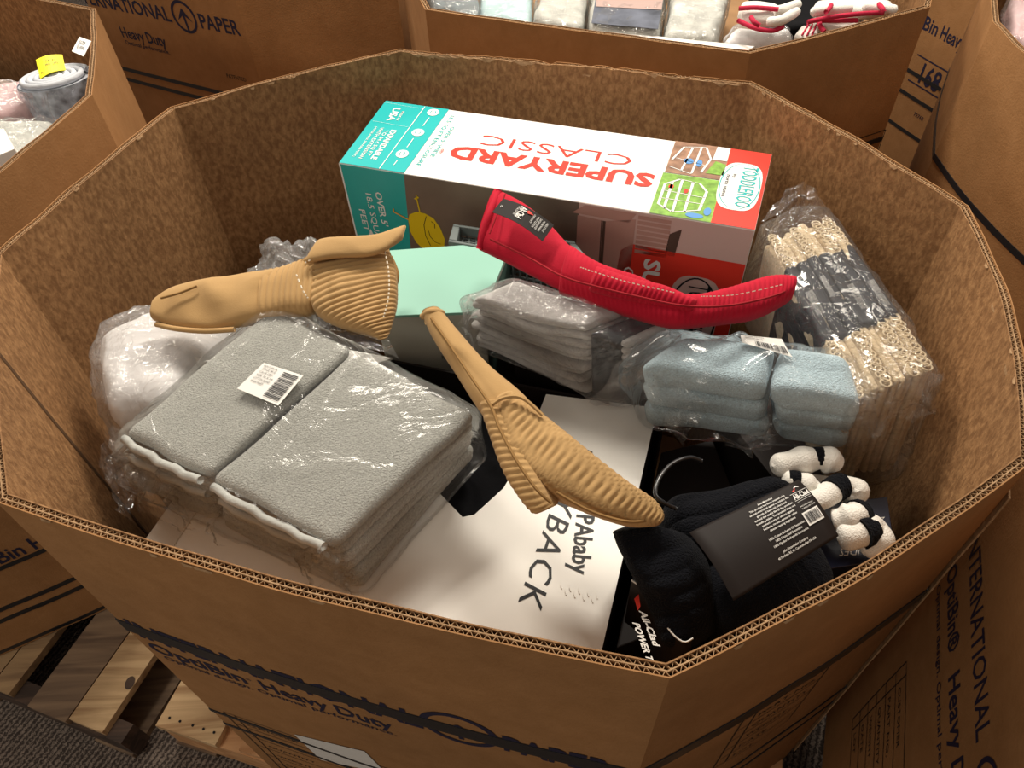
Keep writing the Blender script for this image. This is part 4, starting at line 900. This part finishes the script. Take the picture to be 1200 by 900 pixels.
# red mitt
mr = empty('oven_mitt', at(740, 330, -.12), 'bright red quilted oven mitt with black hang tag', 'oven mitt')
obj('cuff', loft([(561, 292, -.06), (590, 306, -.06), (625, 324, -.06), (660, 342, -.06), (690, 352, -.06)], [(584, 224, -.02), (615, 240, -.02), (645, 264, -.025), (672, 292, -.03), (705, 314, -.035)], .017, 60, 16, ends=(.0, .06), wr=.005, seed=21), M['red_cloth'], mr, smooth=True, label='plain red cuff')
obj('cuff_hem', tube([at(*p) for p in spline([(562, 292, -.056), (567, 272, -.038), (574, 250, -.022), (585, 225, -.014)], 20)], .0055, 8), M['red_cloth'], mr, smooth=True, label='turned hem')
obj('quilted_hand', loft([(655, 344, -.062), (700, 360, -.062), (745, 374, -.06), (790, 384, -.058), (840, 380, -.058), (890, 370, -.055), (928, 350, -.05)], [(668, 288, -.03), (705, 310, -.03), (750, 326, -.032), (800, 346, -.036), (850, 340, -.04), (900, 327, -.04), (932, 331, -.045)], lambda t: .021-.004*t, 200, 16, ribs=50, skew=-.02, amp=.0021, ends=(.05, .06), wr=.003, seed=23), M['red_cloth'], mr, smooth=True, label='ribbed quilted hand')
obj('thumb', loft([(690, 342, -.045), (730, 352, -.045), (770, 362, -.043), (812, 368, -.04)], [(700, 312, -.02), (740, 325, -.02), (780, 335, -.022), (818, 352, -.028)], .018, 90, 14, ribs=22, amp=.002, ends=(.10, .12), wr=.003, seed=24), M['red_cloth'], mr, smooth=True, label='ribbed thumb')
obj('seam', seam_tube([(575, 284, -.035), (620, 306, -.032), (660, 328, -.028), (700, 340, -.026), (750, 352, -.024), (800, 362, -.024), (850, 362, -.03), (900, 352, -.034), (930, 340, -.04)], .0016, 60, .005), M['red_dark'], mr)
obj('seam', seam_tube([(592, 232, -.012), (583, 255, -.018), (574, 278, -.03)], .0013, 20, .006), M['red_dark'], mr)
obj('stitching', join(stitches([(680, 322, -.020), (730, 338, -.018), (790, 352, -.018)], 24, .012, .0008), stitches([(820, 356, -.026), (860, 354, -.03), (915, 342, -.036)], 18, .012, .0008)), M['stitch_light'], mr)['kind'] = 'stuff'
# hang tag
tg = [at(*p) for p in ((577, 253, -.004), (636, 287, -.012), (649, 268, -.004), (590, 237, .004))]
tf = lambda u, v: (tg[0]*(1-u)+tg[1]*u)*(1-v)+(tg[3]*(1-u)+tg[2]*u)*v+V((0, 0, .012*math.sin(PI*u)*.5+.006))
tgo = obj('hang_tag', sheet(tf, 12, 4, .0008), M['black_card'], mr, label='black hang tag with white lettering')
tf2 = lambda u, v: tf(u, v)+V((0, -.0006, .0010))
obj('lettering', join(text_on(tf2, 'All-Clad', (.40, .93), (.40, .25), (.52, .93), .03), *[text_on(tf2, s_, (x, .85), (x, .85-l_), (x+.035, .85)) for x, s_, l_ in ((.35, 'METALCRAFTERS', .55), (.66, 'OVEN MITT', .5), (.73, 'HEAVY COTTON', .62), (.78, 'SILICONE TREATED', .62), (.84, 'MACHINE WASHABLE', .6), (.90, 'MADE TO LAST', .5))], ring_on(tf2, .08, .5, .02, .06, .008, 14)), M['paper'], tgo)
obj('logo_mark', poly_on(tf2, [(.56, .70), (.66, .78), (.55, .88), (.53, .80)]), M['gloss_red'], tgo, label='small red logo tick')
# ---- black mitts --------------------------------------------------------------------------------
KB = Hexa([(850, 742, -.13), (1003, 672, -.13), (928, 545, -.12), (765, 575, -.12)], .135)
kb = empty('pot_holder_pack', KB.base(), 'black knitted kitchen textiles held by a wide black card band', 'kitchen towels')
def _unused(): pass
def rib_disp(seed, amp=.004, f=60, ax_=0):
    return lambda p, q: V((0, 0, 1))*(amp*abs(math.sin(q[ax_]*f))**.6*q[2]+.006*N3(p, 12, seed))+V((N3(p, 15, seed), N3(p, 15, seed+4), 0))*.008
obj('folded_cloth', rbox(KB, .0, 1, .52, 1, .25, 1, .03, (30, 20, 6), rib_disp(1, .003, 12, 1), 5), M['black_knit'], kb, smooth=True)
obj('folded_cloth', rbox(KB, .04, .98, -.02, .5, .1, .92, .03, (40, 20, 6), rib_disp(2, .002, 40, 0), 5), M['black_knit'], kb, smooth=True)
obj('folded_cloth', rbox(KB, .02, 1, .0, 1, -.02, .4, .03, (20, 20, 4), rib_disp(3, .002, 30, 0), 5), M['black_knit'], kb, smooth=True)
cb4 = [at(*p) for p in ((860, 704, -.095), (983, 628, -.095), (936, 562, -.085), (808, 624, -.085))]
cbn = lambda u, v: (cb4[0]*(1-u)+cb4[1]*u)*(1-v)+(cb4[3]*(1-u)+cb4[2]*u)*v+V((0, 0, .006*math.sin(PI*v)))
band = obj('card_band', sheet(cbn, 10, 24, .0009), M['black_card'], kb, smooth=True, label='wide black card band with white print')
cb5 = lambda u, v: cbn(u, v)+V((0, 0, .0012))
# text runs roughly along u; top of text towards v=1
ctx = [('Anti-Microbial', .60), ('This product has been treated with', .50), ('an anti-microbial agent to inhibit the', .50), ('growth of bacterial odors and', .54), ('extend the useful life of the product', .50), ('including stains. The product does not', .50), ('protect users or others against', .54), ('bacteria, viruses, germs or other', .54), ('disease causing organisms', .57), ('', 0), ('100% Cotton Exclusive Of Decoration', .56), ('100% Coton Sauf Decoration', .58), ('100% Algodon Excluyendo Decoracion', .56), ('', 0), ('John Ritzenthaler Company', .58), ('40 Portland Rd, W. Conshohocken PA USA', .52)]
Tp = []
for k, (s_, u_) in enumerate(ctx):
    if s_:
        v_ = .90-.052*k; l_ = .0095*len(s_); cu = .70-.012*k*0
        Tp.append(text_on(cb5, s_, (cu-l_/2-.06, v_), (cu+l_/2-.06, v_), (cu-l_/2-.06, v_+.030), .012))
Tp.append(text_on(cb5, 'All-Clad', (.845, .72), (.985, .72), (.845, .80), .03))
Tp += [line_on(cb5, (.84, .82), (.985, .82), .006), line_on(cb5, (.84, .70), (.985, .70), .006), line_on(cb5, (.85, .67), (.98, .67), .004), text_on(cb5, 'MACHINE WASH', (.845, .58), (.96, .58), (.845, .60)), text_on(cb5, 'TUMBLE DRY LOW', (.845, .54), (.97, .54), (.845, .56)), poly_on(cb5, [(.90, .90), (.93, .93), (.95, .88), (.93, .90)])]
obj('lettering', join(*Tp), M['paper'], band)
obj('logo_mark', poly_on(cb5, [(.875, .86), (.89, .84), (.93, .93), (.895, .875)]), M['gloss_red'], band, label='red logo tick')
cb6 = lambda u, v: cbn(u, v)+V((0, 0, .0018))
bco = obj('barcode_patch', poly_on(cb5, [(.82, .30), (.965, .30), (.965, .50), (.82, .50)]), M['paper'], band, label='white barcode patch')
obj('barcode', barcode(cb6, .83, .325, .955, .475, 18), M['ink_black'], bco)['kind'] = 'stuff'
# hanging loop
obj('hanger_loop', tube([at(*p) for p in spline([(822, 540, -.105), (808, 536, -.095), (788, 543, -.088), (773, 560, -.085), (768, 578, -.085), (776, 588, -.088), (792, 596, -.100)], 30)], .0024, 8), M['plastic_black'], kb, smooth=True, label='black plastic hanger loop')
# second black pack
SH = Hexa([(742, 745, -.19), (838, 768, -.19), (826, 640, -.14), (728, 625, -.14)], .12)
sk = empty('oven_mitt', SH.base(), 'black knitted mitt with small black tag in the front corner', 'oven mitt')
obj('knit_body', loft([(718, 618, -.15), (733, 652, -.15), (755, 690, -.17), (775, 730, -.19), (790, 770, -.2)], [(760, 612, -.12), (800, 625, -.12), (825, 655, -.13), (838, 700, -.15), (838, 745, -.17)], .036, 60, 16, wn=.95, ends=(.25, .15), wr=.012, seed=31, ribs=7, amp=.003), M['black_knit'], sk, smooth=True)
st = [at(*p) for p in ((752, 785, -.19), (792, 798, -.17), (808, 752, -.15), (740, 680, -.17))]
sp = [at(*p) for p in spline([(740, 680, -.165), (765, 700, -.155), (782, 735, -.15), (800, 752, -.15), (812, 748, -.15)], 16)]
tagf = lambda u, v: (sp[int(round(u*16))]*(1-v)+(sp[int(round(u*16))]+V((-.004, -.014, -.075)))*v)
tg2 = obj('card_tag', grid(tagf, 16, 4), M['black_card'], sk, label='black card tag with white lettering')
obj('card_edge', tube(sp, .0009, 5), M['paper'], sk, label='pale cut edge of the tag')
sx = lambda a, b_: (st[0]*0+at(737+a*52, 700+a*40+b_*62, -.150))
obj('lettering', join(text_on(sx, 'All-Clad', (.22, .10), (.55, .55), (.38, .02), .03), text_on(sx, 'POWER TOWEL', (.08, .42), (.62, 1.25), (.24, .35), .03)), M['paper'], tg2)
obj('logo_mark', poly_on(sx, [(.12, -.05), (.20, .12), (.26, .0), (.22, -.2)]), M['gloss_red'], tg2, label='red logo tick')
# ---- white and black knitted rolls --------------------------------------------------------------
rolls = [([(905, 548, -.15), (935, 540, -.15), (965, 538, -.15), (985, 546, -.155)], .0155, 'topmost white knitted roll with black band beside the card band', .6),
         ([(915, 562, -.155), (940, 566, -.155), (955, 575, -.16), (958, 585, -.16)], .014, 'white knitted roll tucked against the black card band corner', .2),
         ([(940, 592, -.155), (962, 585, -.15), (985, 570, -.155), (1003, 576, -.16), (990, 588, -.165)], .014, 'white knitted roll with striped black band above the navy box', .45),
         ([(975, 612, -.165), (998, 606, -.155), (1010, 602, -.16)], .016, 'white knitted roll with broad black end, middle of the small stack', .75),
         ([(982, 632, -.165), (1005, 626, -.16), (1022, 620, -.165), (1028, 632, -.17), (1010, 648, -.18)], .017, 'lowest white knitted roll with black band nearest the rim', .35)]
for pts, r_, lab, bt in rolls:
    pp = [at(*p) for p in spline(pts, 40)]
    e = empty('knitted_roll', pp[20]-V((0, 0, r_)), lab, 'towel', 'white knitted rolls with black bands')
    rf = lambda t: (1-abs(2*t-1)**5)**.5*(1+.12*math.sin(t*19))*.9+.08
    vf = tube(pp, r_, 16, rf=rf); vf = ([v+V((N3(v, 30, 1), N3(v, 30, 3), N3(v, 30, 5)))*.0018 for v in vf[0]], vf[1])
    obj('knit', vf, M['white_knit'], e, smooth=True)
    i0 = int(bt*40); seg = pp[i0-3:i0+4]
    obj('black_band', tube(seg, r_*1.06*rf(bt), 16), M['black_knit'], e, smooth=True)
# hem cloth under rolls
bh = Hexa([(925, 660, -.205), (1010, 668, -.205), (1000, 560, -.2), (900, 545, -.2)], .03)
e = empty('folded_cloth', bh.base(), 'white folded cloth flattened beneath the knitted rolls', 'cloth')
obj('cloth', rbox(bh, .2, .9, .2, 1, 0, 1, .012, (14, 14, 3), wob(.005, 20, 2)), M['white_knit'], e, smooth=True)
# ================================================================== things in the other bins
def under(label, bn, h, s=.86):
    pts = [tuple(bn.ctr+(c-bn.ctr)*s) for c in bn.I]
    o = obj('carton', slab(pts, ZB+.016, RIM+h), M['kraft']); return tag(o, label, 'box')
under('plain cardboard filler under the goods of the left bin', left, -.17)
under('plain cardboard filler under the bagged quilts behind', back, -.15)
under('plain cardboard filler under the pink cloth of the right bin', right, -.12)
# --- left bin: rolled quilt standing on end
rc = at(66, 100, -.02); rt_ = V((.012, .02, .15))
rq = empty('rolled_quilt', at(75, 130, -.15), 'rolled grey-blue quilt in plastic with a yellow sticker on top', 'quilt')
c0 = at(64, 92, -.035)
body = []
axd = V((.006, -.018, -.132))
a1, a2 = .068, .048; ea = V((.93, .36, 0)).normalized(); eb = V((-.36, .93, 0)).normalized()
def rbody(u, v): a = 2*PI*u; q = c0+axd*v+ea*a1*math.cos(a)*(1+.02*math.sin(v*9))+eb*a2*math.sin(a); return q+V((N3(q, 25, 1), N3(q, 25, 2), 0))*.005
obj('quilt_side', grid(rbody, 48, 12, True), M['rolled_blue'], rq, smooth=True, label='blue-grey patterned side')
spp = []
for i in range(140):
    a = i/140*2*PI*4.6; k = 1-i/140*.93
    spp.append(c0+ea*(a1-.006)*k*math.cos(a)+eb*(a2-.006)*k*math.sin(a)+V((0, 0, .003)))
obj('spiral_end', join(tube(spp, .0058, 8), ([c0+ea*a1*math.cos(2*PI*k/30)+eb*a2*math.sin(2*PI*k/30)-V((0, 0, .003)) for k in range(30)], [tuple(range(30))])), M['rolled'], rq, smooth=True, label='white spiral end of the roll')
yl = [at(*p) for p in ((47, 92, -.026), (77, 82, -.026), (73, 64, -.026), (42, 70, -.026))]
ylf = lambda u, v: (yl[0]*(1-u)+yl[1]*u)*(1-v)+(yl[3]*(1-u)+yl[2]*u)*v+V((0, 0, .004*math.sin(PI*u)))
yo = obj('sticker', sheet(ylf, 8, 4, .0006), M['label_yellow'], rq, label='bright yellow price sticker')
yl2 = lambda u, v: ylf(u, v)+V((0, 0, .0009))
obj('lettering', join(*[text_on(yl2, s_, (x, y), (x+l_, y), (x, y+.12)) for s_, x, y, l_ in (('YOUR', .32, .62, .18), ('PRICE', .32, .42, .2), ('AT', .6, .62, .1), ('LESS', .6, .42, .2), ('72', .08, .12, .1))]), M['ink_black'], yo)
def wf(u, v): a = 2*PI*u; q = c0+axd*v+ea*(a1+.006)*math.cos(a)+eb*(a2+.006)*math.sin(a); return q+V((N3(q, 9, 1), N3(q, 9, 2), 0)).normalized()*.006*crease(q, 20, 5)
obj('plastic_film', grid(wf, 60, 24, True), M['film'], rq, smooth=True, label='clear plastic wrapping')
wt = [at(*p) for p in ((84, 60, -.005), (98, 66, -.005), (107, 48, 0), (93, 43, 0))]
wtf = lambda u, v: (wt[0]*(1-u)+wt[1]*u)*(1-v)+(wt[3]*(1-u)+wt[2]*u)*v
to = obj('paper_tag', sheet(wtf, 3, 3, .0006), M['paper']); tag(to, 'white paper tag sticking up behind the rolled quilt', 'tag')
obj('lettering', join(text_on(lambda u, v: wtf(u, v)+V((0, 0, .001)), 'SIZE', (.2, .6), (.7, .6), (.2, .8)), text_on(lambda u, v: wtf(u, v)+V((0, 0, .001)), 'QUEEN', (.2, .3), (.8, .3), (.2, .5))), M['ink_black'], to)
ph_ = Hexa([(-6, 132, -.06), (40, 118, -.06), (28, 94, -.05), (-8, 96, -.05)], .09)
pe = empty('clothing_pack', ph_.base(), 'pink cloth in a clear pouch at the left edge', 'clothing')
obj('cloth', rbox(ph_, r=.012, n=(12, 12, 4), disp=wob(.008, 22, 3)), M['pink_cloth'], pe, smooth=True)
wrap(ph_, 'plastic_bag', pe, M['film_hazy'], .003, .006, (20, 20, 6), 5, .01, 20)
ph_ = Hexa([(-10, 195, -.07), (45, 178, -.07), (62, 140, -.08), (-10, 140, -.06)], .08)
pe = empty('clothing_pack', ph_.base(), 'wrapped grey-brown folded cloth below the pink pouch', 'clothing')
for k in range(3): obj('cloth', rbox(ph_, 0, 1, 0, 1, k/3, (k+1)/3, .01, (12, 12, 2), wob(.004, 22, k)), M['quilt_grey' if k != 1 else 'pink_cloth'], pe, smooth=True)
wrap(ph_, 'plastic_bag', pe, M['film'], .004, .008, (28, 28, 8), 9, .01, 22)
bb = Hexa([(-12, 186, -.03), (17, 174, -.03), (4, 150, -.03), (-12, 156, -.03)], .05)
o_ = empty('small_box', bb.base(), 'small white box corner at the left edge', 'box'); obj('carton', rbox(bb, r=.001, n=(2, 2, 2), k=1), M['white_card'], o_)
# --- back bin
def pack(label, top4, thick, mat, seed, film_='film', name='bedding_pack', cat='bedding', r=.02, amp=.008, sub=1):
    h = Hexa(top4, thick); e = empty(name, h.base(), label, cat)
    for k in range(sub): obj('folded_cloth', rbox(h, 0, 1, 0, 1, k/sub, (k+1)/sub, r/sub**.5, (22, 18, 4), wob(amp, 14, seed+k), 4), M[mat], e, smooth=True)
    wrap(h, 'plastic_bag', e, M[film_], .002, .005, (40, 32, 8), seed, r*.8, 20); return e, h
pack('slate grey bagged cloth in the left corner of the rear bin', [(508, 12, -.06), (560, 20, -.06), (560, -22, -.04), (495, -20, -.04)], .07, 'slate_cloth', 61)
pack('pale aqua bagged cloth beside the slate grey one', [(562, 20, -.07), (622, 29, -.07), (622, -25, -.04), (562, -22, -.04)], .07, 'aqua_cloth', 63)
pack('pale quilt in shiny plastic, first of the quilts from the left', [(626, 22, -.045), (682, 30, -.045), (690, -30, -.04), (634, -28, -.04)], .08, 'quilt_grey', 65)
e, h = pack('quilt with a printed paper insert in shiny plastic', [(690, 30, -.045), (772, 37, -.045), (782, -30, -.04), (694, -30, -.04)], .08, 'quilt_grey', 67)
qi = quad_top(h, [(693, 29), (771, 36), (777, 2), (698, 0)], .0035)
obj('printed_insert', sheet(qi, 6, 6, .0006), M['insert_print'], e, label='dark printed insert')
obj('printed_picture', grid(quad_top(h, [(698, 10), (775, 14), (778, -8), (700, -10)], .0045), 5, 5), M['skin_photo'], e, label='printed picture on the insert')
pack('pale quilt in shiny plastic, right of the printed insert', [(780, 38, -.045), (840, 42, -.045), (860, -30, -.04), (790, -30, -.04)], .08, 'quilt_grey', 69)
wbx = Hexa([(690, 44, -.055), (872, 62, -.055), (885, 54, -.055), (700, 35, -.055)], .06)
e = empty('product_box', wbx.base(), 'flat white box under the quilts with a thin red print at its end', 'box')
obj('carton', rbox(wbx, r=.001, n=(4, 3, 2), k=1), M['white_card'], e)
obj('printed_panel', poly_on(lambda u, v: wbx(u, v, 1)+V((0, 0, .0008)), [(.86, .02), (1, .02), (1, .35), (.88, .35)]), M['gloss_red'], e, label='red print')
pack('white bagged linen between the quilts and the mittens', [(850, 48, -.05), (930, 44, -.05), (925, 28, -.045), (860, 26, -.045)], .05, 'white_quilt', 71, 'film_hazy')
def gl(lab, finger_sets, band_at, body, seed):
    e = empty('knitted_mitten', at(*body[0][len(body[0])//2])-V((0, 0, .02)), lab, 'mittens', None)
    obj('palm', loft(body[0], body[1], .013, 30, 10, ends=(.2, .2), wr=.003, seed=seed), M['white_knit'], e, smooth=True)
    for f_ in finger_sets:
        pp = [at(*p) for p in spline(f_, 16)]; obj('finger', tube(pp, .0095, 10, rf=lambda t: (1-abs(2*t-1)**6)**.5*.92+.08), M['white_knit'], e, smooth=True)
    for b_ in band_at:
        pp = [at(*p) for p in spline(b_, 14)]; obj('crimson_trim', tube(pp, .0045, 8), M['crimson'], e, smooth=True)
    return e
gl('white mitten with crimson edging, left one in the rear bin', [[(895, 15, -.01), (915, 12, -.005), (938, 4, -.005)], [(898, 26, -.01), (915, 24, -.005), (936, 12, -.005)]], [[(865, 24, -.018), (885, 33, -.02), (905, 36, -.02), (918, 31, -.015)], [(866, 10, .0), (885, 9, .005), (912, 11, .004)], [(880, 20, .003), (884, 26, .0), (890, 30, -.005)]], [[(864, 20, -.02), (880, 27, -.02), (905, 29, -.02)], [(870, 6, -.01), (890, 4, -.005), (912, 8, -.005)]], 3)
gl('white mitten with thick crimson stripe, right one in the rear bin', [[(950, 14, .0), (970, 12, .0), (1000, 10, .0)], [(1010, 8, .0), (1030, 10, .0), (1052, 12, .0)]], [[(946, 26, -.01), (975, 20, -.003), (1010, 16, .0), (1035, 15, -.002)], [(968, 14, .01), (972, 10, .01), (974, 6, .01)], [(1030, 5, .008), (1034, 10, .010), (1036, 14, .006)], [(950, 24, -.015), (980, 24, -.012), (1005, 24, -.012)]], [[(950, 16, -.015), (985, 18, -.015), (1040, 18, -.015)], [(955, 6, -.01), (990, 3, -.01), (1045, 4, -.01)]], 5)
gl('white mitten half buried under the crimson striped one', [[(950, 25, -.03), (970, 30, -.028), (995, 28, -.03)], [(960, 33, -.03), (980, 34, -.03), (1005, 30, -.03)]], [[(960, 24, -.015), (961, 30, -.018), (966, 37, -.024)]], [[(950, 30, -.04), (980, 38, -.04), (1010, 34, -.04)], [(955, 22, -.04), (985, 22, -.04), (1012, 22, -.04)]], 7)
sc = empty('striped_cloth', at(945, 38, -.05), 'small white cloth with crimson stripes at the rim of the rear bin', 'cloth')
sh = Hexa([(930, 40, -.03), (958, 44, -.03), (962, 30, -.025), (940, 27, -.025)], .03)
obj('cloth', rbox(sh, r=.008, n=(10, 8, 3), disp=wob(.003, 30, 2)), M['white_knit'], sc, smooth=True)
for k in range(3):
    obj('stripe', tube([sh(.35+.2*k, v/8, 1)+V((0, 0, .0005)) for v in range(9)], .0016, 6), M['crimson'], sc)
dh = Hexa([(900, 34, -.045), (985, 30, -.045), (1010, -12, -.035), (880, -12, -.035)], .05)
e = empty('folded_cloth', dh.base(), 'dark charcoal cloth under the white mittens', 'cloth'); obj('cloth', rbox(dh, r=.015, n=(20, 16, 4), disp=wob(.008, 18, 5)), M['black_fabric'], e, smooth=True)
e = empty('plastic_bag', at(1018, 22, -.04), 'small crumpled clear bag at the right of the rear bin', 'bag')
bh = Hexa([(1004, 24, -.03), (1030, 24, -.03), (1026, 10, -.02), (1006, 10, -.02)], .03); wrap(bh, 'bag_film', e, M['film_hazy'], .003, .010, (18, 18, 8), 15, .01, 40, label=None)
# --- right bin
e, h = pack('pale pink cloth in clear plastic inside the right bin', [(1184, 42, -.06), (1260, 64, -.06), (1290, -40, -.03), (1190, -20, -.03)], .06, 'pink_cloth', 81, 'film_hazy', 'clothing_pack', 'clothing')
